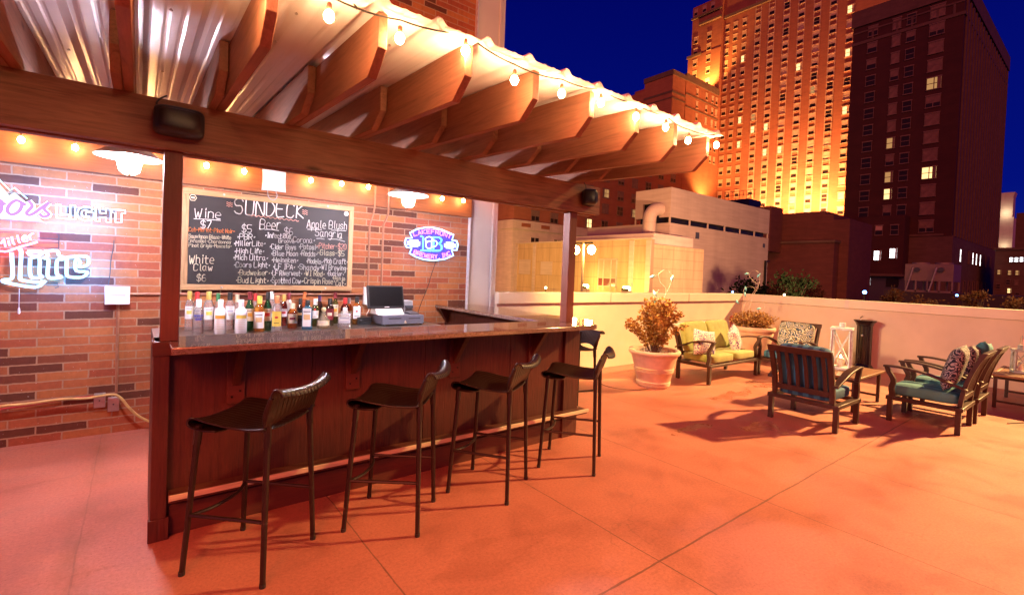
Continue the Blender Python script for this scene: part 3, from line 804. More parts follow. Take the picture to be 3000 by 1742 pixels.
# ------------------------------------------------------------------ planters
M['terra'] = plain('terracotta_resin', (.60, .45, .33), .62, var=.1, nscale=12, bmp=.08)
M['soil'] = plain('potting_soil', (.05, .035, .025), .95, var=.5, nscale=40)
def leafmat(name, a, b_, c_):
    m, nt, b, o = new_mat(name)
    oi = nd(nt, 'TexCoord'); f = noise(nt, oi.outputs['Object'], 26, 2)
    nt.links.new(ramp(nt, f, [(.3, a), (.5, b_), (.7, c_)]), b.inputs['Base Color']); b.inputs['Roughness'].default_value = .85; b.inputs['Specular IOR Level'].default_value = .1
    tr = nd(nt, 'BsdfTranslucent'); nt.links.new(ramp(nt, f, [(.3, a), (.7, c_)]), tr.inputs[0])
    mx = nd(nt, 'MixShader'); mx.inputs[0].default_value = .25
    nt.links.new(b.outputs[0], mx.inputs[1]); nt.links.new(tr.outputs[0], mx.inputs[2]); nt.links.new(mx.outputs[0], o.inputs[0])
    return m
def leaf(mb, p, d, up, L, w, fold=.25):
    d = Vector(d).normalized(); s = d.cross(Vector(up))
    if s.length < 1e-3: s = d.cross(Vector((1, 0, 0)))
    s.normalize(); n = s.cross(d)
    p = Vector(p); a = p + d * L * .5
    mb.add([p, a + s * w + n * w * fold, p + d * L - n * L * .12, a - s * w + n * w * fold, a], [(0, 4, 1), (1, 4, 2), (2, 4, 3), (3, 4, 0)])
def rv(rnd, s=1): return Vector((rnd.uniform(-1, 1), rnd.uniform(-1, 1), rnd.uniform(-1, 1))) * s
def pot(name, label, loc, rb, rt, h, bands):
    t = thing(name, label, 'planter', loc, 0, 'terracotta planters on the deck')
    prof = [(rb * .96, 0), (rb, .012)]
    for f in bands:
        for k in (0, 1, 2):
            z = h * f + k * .02; r = rb + (rt * .93 - rb) * z / h
            prof += [(r, z), (r + .009, z + .005), (r + .009, z + .012), (r, z + .017)]
    zr = h * .86; r = rb + (rt * .93 - rb) * zr / h
    prof += [(r, zr - .02), (r + .01, zr), (rt - .012, zr + .008), (rt, zr + .03), (rt + .004, h - .02), (rt - .008, h), (rt - .04, h - .004), (rt - .05, h - .04), (rt - .06, h - .07)]
    MB().lathe(prof, 48).build('pot', M['terra'], t, angle=50)
    MB().lathe([(rt - .058, h - .075), (rt - .06, h - .07), (.1, h - .05)], 30).build('soil', M['soil'], t)
    return t
p1 = pot('planter', 'terracotta planter with a tall red leaved shrub, nearest the bar', (5.47, 3.86, 0), .20, .335, .50, (.06, .42))
rnd = random.Random(3)
M['redleaf'] = leafmat('red_shrub_leaf', (.20, .045, .022), (.36, .17, .05), (.46, .34, .11))
M['stem'] = plain('shrub_stem', (.12, .05, .03), .7)
stems = MB(); lv = MB()
for k in range(46):
    a = rnd.uniform(0, 2 * PI); sp_ = rnd.uniform(.03, 1.0) ** .7
    hgt = .72 - .34 * sp_ ** 1.6 + rnd.uniform(-.1, .05)
    base = Vector((math.cos(a) * .06 * sp_, math.sin(a) * .06 * sp_, .45))
    tip = Vector((math.cos(a) * .40 * sp_, math.sin(a) * .40 * sp_, .45 + hgt))
    md = base.lerp(tip, .5) + Vector((math.cos(a) * -.03, math.sin(a) * -.03, .05))
    P = spline([base, md, tip], 10)
    stems.tube(P, [.005 - .0035 * i / (len(P) - 1) for i in range(len(P))], 5)
    for i, q in enumerate(P):
        if i < 4: continue
        for r_ in range(5):
            dr = (rv(rnd) + Vector((math.cos(a) * .5, math.sin(a) * .5, .5)))
            leaf(lv, q + rv(rnd, .03), dr, rv(rnd), rnd.uniform(.036, .064), rnd.uniform(.011, .019))
stems.build('stems', M['stem'], p1); 
fo = lv.build('foliage', M['redleaf'], p1, smooth=False, recalc=False)
fm = MB()
for k in range(70):
    a = rnd.uniform(0, 2 * PI); r = rnd.uniform(.12, .27)
    leaf(fm, (math.cos(a) * r, math.sin(a) * r, .445), rv(rnd) + Vector((0, 0, .8)), rv(rnd), .05, .018)
fm.build('bedding_leaves', leafmat('bedding_leaf', (.25, .2, .22), (.5, .42, .4), (.6, .55, .5)), p1, smooth=False, recalc=False)

p2 = pot('planter', 'terracotta planter with low dried orange foliage by the parapet corner', (8.98, 4.22, 0), .26, .37, .63, (.06, .74))
rnd = random.Random(5)
lv = MB(); sm = MB()
for k in range(150):
    a = rnd.uniform(0, 2 * PI); sp_ = rnd.uniform(0, 1) ** .6; hh = (.34 - .16 * sp_ ** 2) + rnd.uniform(-.06, .03)
    b0 = Vector((math.cos(a) * .22 * sp_, math.sin(a) * .22 * sp_, .57)); t1 = Vector((math.cos(a) * .42 * sp_, math.sin(a) * .42 * sp_, .57 + hh))
    P = spline([b0, b0.lerp(t1, .5) + Vector((0, 0, .04)), t1], 6); sm.tube(P, .003, 4)
    for q in P[2:]:
        for r_ in range(2): leaf(lv, q + rv(rnd, .02), rv(rnd) + Vector((0, 0, .3)), rv(rnd), rnd.uniform(.03, .05), rnd.uniform(.008, .014))
sm.build('stems', M['stem'], p2)
lv.build('foliage', leafmat('dry_leaf', (.22, .09, .04), (.42, .23, .08), (.5, .38, .16)), p2, smooth=False, recalc=False)

# wire vine stakes with blue leaves
M['wire'] = plain('pale_wire', (.5, .45, .38), .4, .4)
M['bluetin'] = plain('pale_blue_tin', (.20, .72, .95), .45, .0, var=.2, nscale=30)
def stake(label, loc, paths, leaves, wx=0):
    t = thing('garden_stake', label, 'garden stake', loc, R(wx), 'wire vine stakes in the planters')
    w = MB()
    for p in paths: w.tube(spline([(a, 0, b_) for a, b_ in p], 8), .0032, 6)
    w.build('wire_vine', M['wire'], t)
    for (x, z, a) in leaves:
        l = MB(); d = (math.cos(a), 0, math.sin(a))
        l.xf(Matrix.Identity(4)); leaf(l, (x, 0, z), d, (0, 1, 0), .105, .022, .3)
        l.build('tin_leaf', M['bluetin'], t, solid=.002)
    return t
stake('wire vine stake with blue tin leaves in the tall red shrub', (5.52, 3.83, 0),
      [[(-.02, .45), (0, .9), (.03, 1.15), (.12, 1.38), (.13, 1.50), (.05, 1.565), (-.04, 1.51), (-.02, 1.40), (.06, 1.31), (.04, 1.15)], [(-.03, .45), (-.06, 1.0), (-.10, 1.18), (-.03, 1.30)], [(-.03, 1.5), (-.10, 1.485), (-.17, 1.465)]],
      [(-.07, 1.485, R(195)), (.13, 1.40, R(80)), (-.11, 1.29, R(-60)), (-.075, 1.20, R(-92)), (-.17, 1.02, R(-70)), (-.12, .95, R(-40))], -38)
stake('wire vine stake with blue tin leaves in the far planter', (8.80, 4.20, 0),
      [[(-.1, .55), (-.14, .95), (0, 1.2), (.13, 1.42), (.12, 1.60), (.03, 1.655), (-.06, 1.57), (.02, 1.47), (.12, 1.38), (.04, 1.2), (-.02, .95), (0, .6)], [(.1, 1.28), (0, 1.36), (-.12, 1.33), (-.14, 1.24), (-.08, 1.15)], [(.1, .95), (.22, 1.08), (.25, 1.0), (.2, .9)]],
      [(-.05, 1.60, R(190)), (.09, 1.52, R(60)), (-.12, 1.37, R(-75)), (-.12, 1.27, R(-85)), (-.28, 1.12, R(-55)), (.2, .97, R(185))], -38)

# ------------------------------------------------------------------ bottles on the back counter
LIQ = {k: glass('bottle_glass_' + k, c) for k, c in dict(clear=(.93, .92, .90), amber=(.80, .30, .05), dark=(.10, .03, .02), green=(.06, .30, .13), blue=(.12, .48, .80), honey=(.90, .48, .07), pale=(.92, .80, .55), red=(.40, .05, .03), olive=(.22, .22, .04), orange=(.85, .28, .06)).items()}
LIQ['frost'] = plain('frosted_glass', (.90, .88, .86), .35, var=.03, spec=.6)
LIQ['white'] = plain('white_glass_coat', (.85, .84, .82), .25, var=.02)
_pm = {}
def paint(c):
    if c not in _pm: _pm[c] = plain('label_ink_%d' % len(_pm), c, .5, var=.04)
    return _pm[c]
WHT, CRM, GLD, YEL, RED, BLK, NVY, ORG, GRN, MAR, TAN = (.82, .81, .78), (.78, .68, .48), (.62, .42, .10), (.80, .60, .10), (.60, .03, .03), (.02, .02, .02), (.05, .06, .5), (.80, .40, .05), (.04, .22, .08), (.22, .02, .03), (.7, .45, .2)
BOT = [
(0.342,4.831,0.329,0.065,'clear','r',GLD,WHT,(.30,.62),YEL,'clear bottle with gold cap and white label, leftmost on the counter'),
(0.402,4.914,0.317,0.065,'clear','r',RED,WHT,(.30,.62),None,'clear bottle with red cap behind the blue lettered one'),
(0.386,4.582,0.277,0.073,'clear','r',(.75,.75,.78),None,None,'T:ABSOLUT|VODKA','short clear bottle with blue lettering on its front'),
(0.474,4.782,0.330,0.076,'clear','r',GLD,WHT,(.28,.60),YEL,'clear bottle with gold cap and yellow flowers round its label'),
(0.547,4.829,0.312,0.060,'clear','r',GRN,WHT,(.3,.6),None,'clear bottle with a green cap over a yellow collar'),
(0.531,4.524,0.279,0.085,'frost','r',WHT,None,None,'band:0',  'frosted white bottle with an orange band'),
(0.627,4.756,0.326,0.073,'clear','r',BLK,WHT,(.28,.64),None,'clear bottle with black cap between the frosted ones'),
(0.685,4.779,0.305,0.062,'clear','r',CRM,WHT,(.3,.6),MAR,'clear bottle with cream cap behind the yellow banded frosted one'),
(0.675,4.495,0.280,0.089,'frost','r',(.8,.79,.78),None,None,'band:1','frosted white bottle with a yellow band'),
(0.760,4.632,0.335,0.067,'green','w',MAR,CRM,(.26,.58),ORG,'tall green bottle with maroon neck and cream label'),
(0.830,4.789,0.314,0.059,'clear','r',RED,WHT,(.3,.6),None,'clear bottle with red cap behind the honey coloured one'),
(0.823,4.565,0.306,0.088,'honey','r',YEL,WHT,(.10,.56),TAN,'honey coloured bottle with yellow cap and white label'),
(0.893,4.598,0.338,0.066,'green','w',BLK,CRM,(.26,.58),RED,'tall green bottle with black neck and cream label'),
(0.960,4.774,0.334,0.064,'clear','r',WHT,WHT,(.3,.6),RED,'tall clear bottle with a big white cap'),
(0.960,4.558,0.310,0.078,'clear','r',(.6,.25,.1),YEL,(.14,.56),'oval','clear bottle with copper cap and a red oval on yellow label'),
(1.092,4.911,0.298,0.062,'red','r',GLD,WHT,(.3,.55),RED,'dark red bottle with a gold cap near the wall'),
(1.150,4.967,0.312,0.063,'white','r',MAR,None,None,None,'plain white bottle with a maroon cap at the wall'),
(1.128,4.723,0.228,0.088,'amber','r',CRM,CRM,(.20,.58),MAR,'short amber bottle with torn cream label and wooden cork'),
(1.214,4.809,0.266,0.055,'dark','r',BLK,BLK,(.3,.6),TAN,'slim dark bottle with a round tan seal'),
(1.309,5.026,0.316,0.060,'orange','r',(.7,.2,.05),None,None,None,'tall orange bottle at the wall behind the blue one'),
(1.226,4.604,0.267,0.086,'blue','s',BLK,WHT,(.10,.72),TAN,'square pale blue bottle with white label'),
(1.347,4.793,0.263,0.072,'olive','r',WHT,WHT,(.30,.58),'seal','stubby green bottle with white cap and red seal'),
(1.458,5.043,0.284,0.059,'dark','r',(.05,.02,.1),None,None,None,'dark bottle with purple capsule at the wall'),
(1.372,4.608,0.198,0.118,'pale','d',(.75,.6,.3),CRM,(.15,.4),None,'squat round decanter bottle of pale spirit'),
(1.490,4.806,0.266,0.075,'dark','r',BLK,MAR,(.22,.62),CRM,'dark bottle with black cap and cream figure on its label'),
(1.585,4.952,0.318,0.067,'olive','w',MAR,CRM,(.24,.62),ORG,'olive green wine bottle with maroon capsule'),
(1.663,4.880,0.266,0.085,'red','r',RED,WHT,(.2,.5),None,'dark red bottle with dripping red wax cap'),
(1.565,4.590,0.193,0.125,'clear','s',(.7,.68,.66),(.55,.55,.6),(.26,.56),WHT,'wide square clear bottle in front of the red waxed one'),
(1.722,4.935,0.261,0.060,'amber','r',(.2,.18,.18),WHT,(.2,.5),None,'amber bottle with a grey cap behind the white labelled whiskey'),
(1.760,4.815,0.282,0.085,'amber','s',BLK,WHT,(.22,.66),'dot','square amber bottle with white label and red dot, beside the till'),
]
def make_bottle(x, y, h, w, glassk, shape, cap, lab, span, deco, label):
    facing = math.atan2(-y, -x) + PI / 2      # label turned roughly to the bar side
    t = thing('bottle', label, 'bottle', (x, y, .861), facing + random.uniform(-.1, .1), 'bottles on the back counter')
    r = w / 2; sq = None; nk = min(.016, r * .42)
    if shape == 'w': prof = [(r * .9, 0), (r, .008), (r, h * .58), (r * .92, h * .64), (nk * 1.2, h * .76), (nk, h * .82), (nk, h * .90)]
    elif shape == 'd': prof = [(r * .85, 0), (r, .012), (r, h * .30), (r * .8, h * .42), (r * .38, h * .58), (nk * 1.3, h * .66), (nk * 1.2, h * .80)]
    elif shape == 's': prof = [(r * .92, 0), (r, .008), (r, h * .66), (r * .9, h * .70), (nk * 1.25, h * .79), (nk, h * .82), (nk, h * .88)]; sq = 6
    else: prof = [(r * .9, 0), (r, .008), (r, h * .62), (r * .93, h * .67), (nk * 1.5, h * .76), (nk * 1.05, h * .80), (nk, h * .88)]
    MB().lathe(prof, 24 if not sq else 32, sq=sq).build('glass_body', LIQ[glassk], t, angle=50)
    z0 = prof[-1][1] - (.03 if shape != 'd' else .01); capr = nk * 1.25 if shape != 'd' else nk * 1.8
    if shape == 'd': MB().ellip((0, 0, h - .022), .022, .022, .022, nu=8, nv=14).build('stopper', paint(cap), t)
    else: MB().lathe([(capr, z0), (capr, h - .004), (capr * .9, h)], 16).build('cap', paint(cap), t)
    def patch(name, a0, a1, z0, z1, mat, off):
        k = 14; vs = []
        for i in range(k + 1):
            a = a0 + (a1 - a0) * i / k - PI / 2; ca, sa = math.cos(a), math.sin(a)
            q = 1 if not sq else (abs(ca) ** sq + abs(sa) ** sq) ** (-1 / sq)
            for z in (z0, z1): vs.append(((r + off) * q * ca, (r + off) * q * sa, z))
        return MB().add(vs, [(2 * i, 2 * i + 2, 2 * i + 3, 2 * i + 1) for i in range(k)]).build(name, mat, lb if name != 'label' else t)
    lb = t
    if lab:
        lb = patch('label', -1.1 if not sq else -.7, 1.1 if not sq else .7, h * span[0], h * span[1], paint(lab), .0012)
        m_ = h * (span[0] + span[1]) / 2; s_ = h * (span[1] - span[0])
        if deco == 'oval' or deco == 'seal' or deco == 'dot':
            e = MB().ellip((0, -r - .003 if not sq else -r - .002, m_ + (s_ * .1 if deco != 'seal' else s_ * .65)), .015 if deco == 'oval' else .010, .003, .009, nu=6, nv=14)
            e.build('emblem', paint(RED), lb)
            patch('label_line', -.5, .5, m_ - s_ * .3, m_ - s_ * .26, paint(BLK), .0022)
        elif isinstance(deco, tuple):
            patch('label_print', -.55, .55, m_ - s_ * .12, m_ + s_ * .16, paint(deco), .0022)
            patch('label_line', -.6, .6, m_ + s_ * .30, m_ + s_ * .34, paint(BLK), .0024)
        else:
            patch('label_line', -.6, .6, m_ + s_ * .1, m_ + s_ * .14, paint(NVY), .0022)
            patch('label_line', -.4, .4, m_ - s_ * .15, m_ - s_ * .11, paint(TAN), .0024)
    if isinstance(deco, str) and deco.startswith('band'):
        patch('colour_band', -.95, .95, h * .45, h * .55, paint(ORG if deco[-1] == '0' else YEL), .0012)
        for k in range(6): patch('print_line', -.6, .6, h * (.40 - k * .05), h * (.408 - k * .05), paint(TAN), .0012)
    if isinstance(deco, str) and deco.startswith('T:'):
        for k, s_ in enumerate(deco[2:].split('|')):
            mb = MB()
            for pl in strokes(s_, .017, 0, .062 if k == 0 else .05):
                off = -.031 if k == 0 else -.025
                Q = [(off + a, b_) for a, b_ in pl]
                for i in range(len(Q) - 1):
                    vs = []
                    for (a, b_), sg in ((Q[i], 1), (Q[i + 1], 1)):
                        an = a / r - PI / 2
                        vs += [((r + .0015) * math.cos(an), (r + .0015) * math.sin(an), h * .50 - k * .026 + b_)]
                    mb.tube(vs, .0017, 4)
            mb.build('lettering', paint(NVY), t)
for q in BOT: make_bottle(*q)

# ------------------------------------------------------------------ till
ps = thing('till', 'black touchscreen till on a grey cash drawer at the end of the back counter', 'cash register', (2.08, 4.78, .861), R(0))
M['drawer'] = plain('blue_grey_steel', (.20, .22, .30), .4, .3, var=.05)
MB().box(-.14, .32, -.20, .20, .012, .105).build('cash_drawer', M['drawer'], ps, bevel=.004)
fr = MB(); 
fr.box(-.075, .06, -.203, -.2005, .070, .078).box(.145, .275, -.203, -.2005, .068, .075)
fr.build('drawer_slot', M['black'], ps)
MB().add([(.09, -.2035, .022), (.125, -.2035, .022), (.1075, -.2035, .055)], [(0, 1, 2)]).build('warning_sticker', paint((.8, .7, .6)), ps, solid=.001)
for sx in (-.12, .30): MB().lathe([(.015, 0), (.015, .012)], 10, (sx, -.17, 0)).build('foot', M['black'], ps)
scn = MB(); scn.add([], [])
Mx = Matrix.Translation((-.055, -.06, .285)) @ Matrix.Rotation(R(-14), 4, 'X')
s_ = MB().box(-.197, .197, -.014, .016, -.118, .118).xf(Mx).build('screen', M['black'], ps, bevel=.006)
MB().box(-.178, .178, -.0165, -.0145, -.098, .102).xf(Mx).build('display', plain('dark_display', (.006, .006, .007), .35, var=.05, spec=.2), s_)
MB().box(-.025, .025, -.0175, -.0145, -.112, -.104).xf(Mx).build('badge', M['white_plastic'], s_)
MB().prism([(-.16, .106), (.06, .106), (.02, .19), (-.06, .19)], 'x', -.175, .12).build('stand', M['white_plastic'], ps, bevel=.01)
MB().box(.19, .30, .02, .16, .106, .24).build('receipt_printer', M['grey'], ps, bevel=.012)
MB().box(.20, .29, -.002, .019, .16, .19).build('printer_mouth', M['dark_grey'], ps)
MB().prism([(-.16, .106), (-.02, .106), (-.03, .13), (-.15, .118)], 'x', .18, .29).build('keypad', M['dark_grey'], ps, bevel=.004)
kt = MB()
for i in range(4): kt.box(-.30, -.16, -.12 - .004 * i, .12, .02 + i * .02, .034 + i * .02)
tag(kt.build('tray_stack', M['black'], None, bevel=.003), 'stack of thin black trays left of the till', 'trays'); kt = COL.objects['tray_stack']; kt.location = (2.05, 4.86, .845)
# ------------------------------------------------------------------ chalkboard
cb = thing('chalkboard', 'framed drinks chalkboard on the brick wall with handwritten price list', 'chalkboard', (0, 0, 0))
def board_pt(u, v): return (.293 + u * 1.497, 1.190 + v * .888)
m, nt, b, o = new_mat('chalk_slate'); v = coords(nt)
nt.links.new(ramp(nt, noise(nt, coords(nt, (1, 1, 2.2)), 2.6, 6, .6, .5), [(.32, (.011, .009, .009)), (.60, (.020, .017, .017)), (.80, (.06, .052, .052))]), b.inputs['Base Color']); b.inputs['Roughness'].default_value = .6
M['slate'] = m
MB().box(.315, 1.768, 5.088, 5.109, 1.21, 2.058).build('slate', M['slate'], cb)
f1 = MB().box(.290, 1.792, 5.075, 5.108, 2.030, 2.080); f1.build('frame_rail', M['board_frame'], cb, bevel=.003)
MB().box(.290, 1.792, 5.075, 5.108, 1.188, 1.238).build('frame_rail', M['board_frame'], cb, bevel=.003)
fw = wood('chalkboard_stile_wood', (.55, .33, .15), 2, .55, dark=.35)
MB().box(.290, .338, 5.076, 5.108, 1.239, 2.029).build('frame_stile', fw, cb, bevel=.003)
MB().box(1.744, 1.792, 5.076, 5.108, 1.239, 2.029).build('frame_stile', fw, cb, bevel=.003)
for (x, z) in ((.60, 2.055), (1.52, 2.055), (.60, 1.213), (1.52, 1.213)): MB().ellip((x, 5.073, z), .010, .004, .010, nu=6, nv=12).build('screw_cap', M['steel'], cb)
CH = [emit('x', (1, 1, 1), 0)] 
chm = [plain('chalk_white', (.85, .84, .80), .9, var=.1, nscale=90), plain('chalk_yellow', (.85, .78, .55), .9, var=.1, nscale=90), plain('chalk_orange', (.80, .24, .08), .9, var=.1, nscale=90), plain('chalk_pink', (.85, .42, .32), .9, var=.1, nscale=90)]
bpy.data.materials.remove(CH[0])
CHALK = [
('SUNDECK',0.685,1.894,1.291,1.914,0.136,0),
('Wine',0.378,1.825,0.579,1.838,0.082,0),
('$7',0.428,1.741,0.506,1.741,0.066,0),
('-Cab-Merlot-Pinot Noir-',0.324,1.702,0.694,1.714,0.034,2),
('-Sauvignon Blanc-White',0.325,1.645,0.664,1.655,0.032,1),
('Zinfandel-Chardonnay',0.329,1.606,0.665,1.615,0.029,1),
('-Pinot Grigio-Moscato-',0.327,1.566,0.671,1.576,0.029,1),
('White',0.349,1.420,0.533,1.428,0.073,1),
('Claw',0.383,1.359,0.524,1.361,0.059,1),
('$6',0.409,1.270,0.477,1.269,0.057,1),
('Beer',0.901,1.774,1.081,1.781,0.091,0),
('$5',0.751,1.731,0.831,1.734,0.069,0),
('$6',1.117,1.738,1.194,1.739,0.065,0),
('.PBR.',0.711,1.659,0.860,1.666,0.050,0),
('.MillerLite.',0.686,1.597,0.949,1.611,0.047,0),
('.High Life.',0.693,1.526,0.940,1.539,0.048,0),
('.Mich Ultra.',0.684,1.466,0.975,1.476,0.048,0),
('.Coors Light.',0.691,1.399,0.994,1.409,0.048,0),
('.Budweiser.',0.724,1.328,0.996,1.334,0.048,1),
('.Bud Light.',0.710,1.258,0.986,1.259,0.050,1),
('.Infectious',0.947,1.694,1.177,1.697,0.047,0),
('Groove.',1.067,1.654,1.226,1.659,0.035,0),
('.Cider Boys',0.989,1.586,1.227,1.594,0.047,0),
('.Blue Moon',1.002,1.523,1.247,1.531,0.047,0),
('.Heineken.',1.009,1.460,1.249,1.466,0.047,0),
('.LF IPA.',1.022,1.396,1.221,1.398,0.050,0),
('.LF Riverwest.',1.007,1.335,1.289,1.336,0.047,0),
('.Spotted Cow.',1.003,1.261,1.297,1.258,0.052,0),
('.Corona.',1.178,1.665,1.403,1.671,0.053,0),
('.Potosi.',1.251,1.603,1.430,1.605,0.051,0),
('.Redds.',1.265,1.536,1.432,1.536,0.051,0),
('.Modelo.',1.328,1.465,1.485,1.460,0.049,0),
('.Shandy',1.245,1.400,1.455,1.397,0.051,0),
('.WI Red.',1.307,1.337,1.508,1.335,0.052,1),
('.Crispin Rose.',1.297,1.262,1.615,1.259,0.054,1),
('Apple Blush',1.324,1.819,1.724,1.835,0.080,0),
('Sangria',1.407,1.746,1.680,1.740,0.076,0),
('-Pitcher-$20',1.423,1.619,1.724,1.626,0.055,3),
('-Glass-$5',1.432,1.551,1.706,1.556,0.055,1),
('.Mob Craft.',1.491,1.472,1.743,1.469,0.053,0),
('.WI Brewing.',1.461,1.405,1.745,1.401,0.053,0),
('.Buckler.',1.534,1.346,1.706,1.340,0.048,0),
('.Banjo',1.587,1.307,1.721,1.299,0.035,1),
('Cat.',1.628,1.245,1.729,1.238,0.048,1),
]
YB = 5.0865
wr = [MB() for _ in range(4)]
for s, x0, z0, x1, z1, h, c in CHALK:
    big = h > .03
    for pl in strokes(s, h, .28, x1 - x0):
        pl = smooth2(pl, 3) if len(pl) > 2 else pl
        sl = (z1 - z0) / (x1 - x0)
        ribbon_xz(wr[c], [(x0 + a, z0 + b_ + a * sl) for a, b_ in pl], YB, .0095 if s == 'SUNDECK' else (.0062 if big else .0042))
def wave(x0, z0, x1, z1, n, amp, c, w=.004):
    ribbon_xz(wr[c], [(x0 + (x1 - x0) * i / (n * 6), z0 + (z1 - z0) * i / (n * 6) + amp * math.sin(i * PI / 3)) for i in range(n * 6 + 1)], YB, w)
def flourish(*a):
    mb = MB(); wr.append(mb); wave(*a[:6], len(wr) - 1, a[6]); mb.build('chalk_flourish', chm[3], cb, smooth=False)
flourish(.797, 1.893, 1.245, 1.880, 11, .006, .007)
for k in range(3): flourish(.623, 1.989 - k * .016, .67, 1.989 - k * .016, 2, .005, .005); flourish(1.278, 1.991 - k * .018, 1.327, 1.990 - k * .018, 2, .005, .005)
for (x0, z0, x1, z1) in ((.377, 1.816, .577, 1.821), (.942, 1.770, 1.066, 1.769), (1.332, 1.804, 1.469, 1.810), (1.566, 1.815, 1.718, 1.821), (1.422, 1.718, 1.498, 1.717), (1.536, 1.722, 1.708, 1.708)): ribbon_xz(wr[0], [(x0, z0), ((x0 + x1) / 2, z0 + .004), (x1, z1)], YB, .006)
for c in range(4):
    if wr[c].v: wr[c].build('chalk_writing', chm[c], cb, smooth=False)
bd = MB().tube([(.365 + .028 * math.cos(a * PI / 3), YB, 2.0 + .028 * math.sin(a * PI / 3)) for a in range(6)], .003, 5, closed=True)
bd.box(.350, .380, YB - .001, YB + .001, 1.993, 2.007); bd.build('emblem_badge', chm[1], cb)
MB().lathe([(.024, 0), (.024, .006), (.016, .010)], 20).xf(Matrix.Translation((1.715, YB + .002, 2.0)) @ Matrix.Rotation(R(90), 4, 'X')).build('emblem_disc', chm[0], cb)

# ------------------------------------------------------------------ neon signs
def glow(name, core, s): return emit(name, core, s)
NB = glow('blue_white_neon', (.38, .66, 1.0), 3.0); NW = glow('white_neon', (.6, .78, 1.0), 3.2); NP = glow('pink_neon', (1.0, .25, .45), 3); NL = glow('lilac_neon', (.72, .36, .86), .95); NC = glow('cyan_blue_neon', (.05, .34, 1.0), 9); NPK = glow('soft_pink_neon', (1.0, .28, .52), 5)
def tube_xz(pl, y, r, n=5, closed=False, sm=0):
    P = [(a, y, b_) for a, b_ in pl]
    if sm: P = spline(P, sm, closed)
    return MB().tube(P, r, n, closed)
MOUNT = [(-0.807,1.944),(-0.759,1.873),(-0.732,1.899),(-0.668,1.829),(-0.605,1.729),(-0.576,1.696),(-0.804,1.697),(-1.06,1.684),(-0.987,1.803),(-0.911,1.92),(-0.861,2.029)]
MLINE = [(-0.912,1.957),(-0.859,2.061),(-0.807,1.976),(-0.754,1.909),(-0.732,1.932),(-0.664,1.859)]
COORS = [[(-0.805,1.793),(-0.792,1.82),(-0.814,1.831),(-0.849,1.794),(-0.857,1.742),(-0.831,1.713),(-0.796,1.755),(-0.792,1.814),(-0.774,1.8)],[(-0.691,1.826),(-0.719,1.839),(-0.751,1.806),(-0.764,1.759),(-0.741,1.732),(-0.705,1.759),(-0.689,1.806),(-0.691,1.826),(-0.668,1.809)],[(-0.654,1.844),(-0.635,1.806),(-0.663,1.757),(-0.653,1.738),(-0.625,1.754),(-0.587,1.798),(-0.544,1.843)],[(-0.546,1.843),(-0.572,1.793),(-0.543,1.756),(-0.572,1.733),(-0.594,1.751)],[(-0.889,1.796),(-0.906,1.819),(-0.948,1.789),(-0.973,1.73),(-0.952,1.695),(-0.909,1.705),(-0.879,1.74)]]
LIGHTL = [[(-0.505,1.838),(-0.48,1.837),(-0.479,1.766),(-0.433,1.767),(-0.433,1.733),(-0.503,1.733)],[(-0.427,1.84),(-0.399,1.841),(-0.397,1.73),(-0.425,1.733)],[(-0.294,1.824),(-0.316,1.837),(-0.347,1.837),(-0.378,1.815),(-0.387,1.779),(-0.377,1.744),(-0.345,1.728),(-0.309,1.731),(-0.29,1.747),(-0.29,1.796),(-0.336,1.793),(-0.336,1.767),(-0.315,1.766),(-0.32,1.753),(-0.346,1.756),(-0.362,1.775),(-0.36,1.799),(-0.342,1.812),(-0.31,1.801)],[(-0.279,1.84),(-0.255,1.839),(-0.254,1.797),(-0.216,1.797),(-0.217,1.836),(-0.187,1.836),(-0.185,1.729),(-0.215,1.73),(-0.215,1.765),(-0.253,1.765),(-0.253,1.73),(-0.277,1.731)],[(-0.178,1.833),(-0.095,1.835),(-0.094,1.81),(-0.118,1.808),(-0.118,1.732),(-0.157,1.732),(-0.157,1.807),(-0.178,1.808)]]
LITE = [[(-0.742,1.455),(-0.736,1.357),(-0.738,1.265),(-0.778,1.254),(-0.771,1.235),(-0.613,1.201),(-0.558,1.252)],[(-0.708,1.48),(-0.692,1.464),(-0.696,1.286),(-0.684,1.253),(-0.589,1.238),(-0.575,1.255)],[(-0.659,1.467),(-0.585,1.471),(-0.592,1.443),(-0.64,1.44),(-0.659,1.467)],[(-0.639,1.42),(-0.594,1.423),(-0.593,1.305),(-0.575,1.279),(-0.623,1.271),(-0.643,1.301),(-0.644,1.42)],[(-0.568,1.474),(-0.5,1.482),(-0.487,1.448),(-0.462,1.433),(-0.469,1.415),(-0.496,1.41),(-0.497,1.305),(-0.467,1.282),(-0.529,1.27),(-0.549,1.3),(-0.545,1.412),(-0.572,1.42),(-0.548,1.445),(-0.568,1.474)],[(-0.434,1.437),(-0.336,1.449),(-0.315,1.426),(-0.322,1.38),(-0.371,1.361),(-0.364,1.399),(-0.38,1.423),(-0.392,1.405),(-0.386,1.332),(-0.321,1.327),(-0.349,1.284),(-0.421,1.283),(-0.442,1.31),(-0.441,1.427),(-0.434,1.437)]]
MILLER = [(-0.806,1.48),(-0.603,1.573)]
MILLUND = [(-0.854,1.442),(-0.801,1.461),(-0.761,1.463),(-0.697,1.5),(-0.645,1.523),(-0.605,1.543)]
LITEFRAME = [[(-0.607,1.573),(-0.489,1.572)],[(-0.606,1.54),(-0.488,1.545)],[(-0.668,1.502),(-0.49,1.507)],[(-0.504,1.608),(-0.492,1.606),(-0.49,1.496)],[(-0.896,1.594),(-0.716,1.608),(-0.695,1.59)],[(-0.593,1.237),(-0.494,1.235),(-0.489,1.204),(-0.509,1.194)],[(-0.848,1.239),(-0.776,1.237)]]
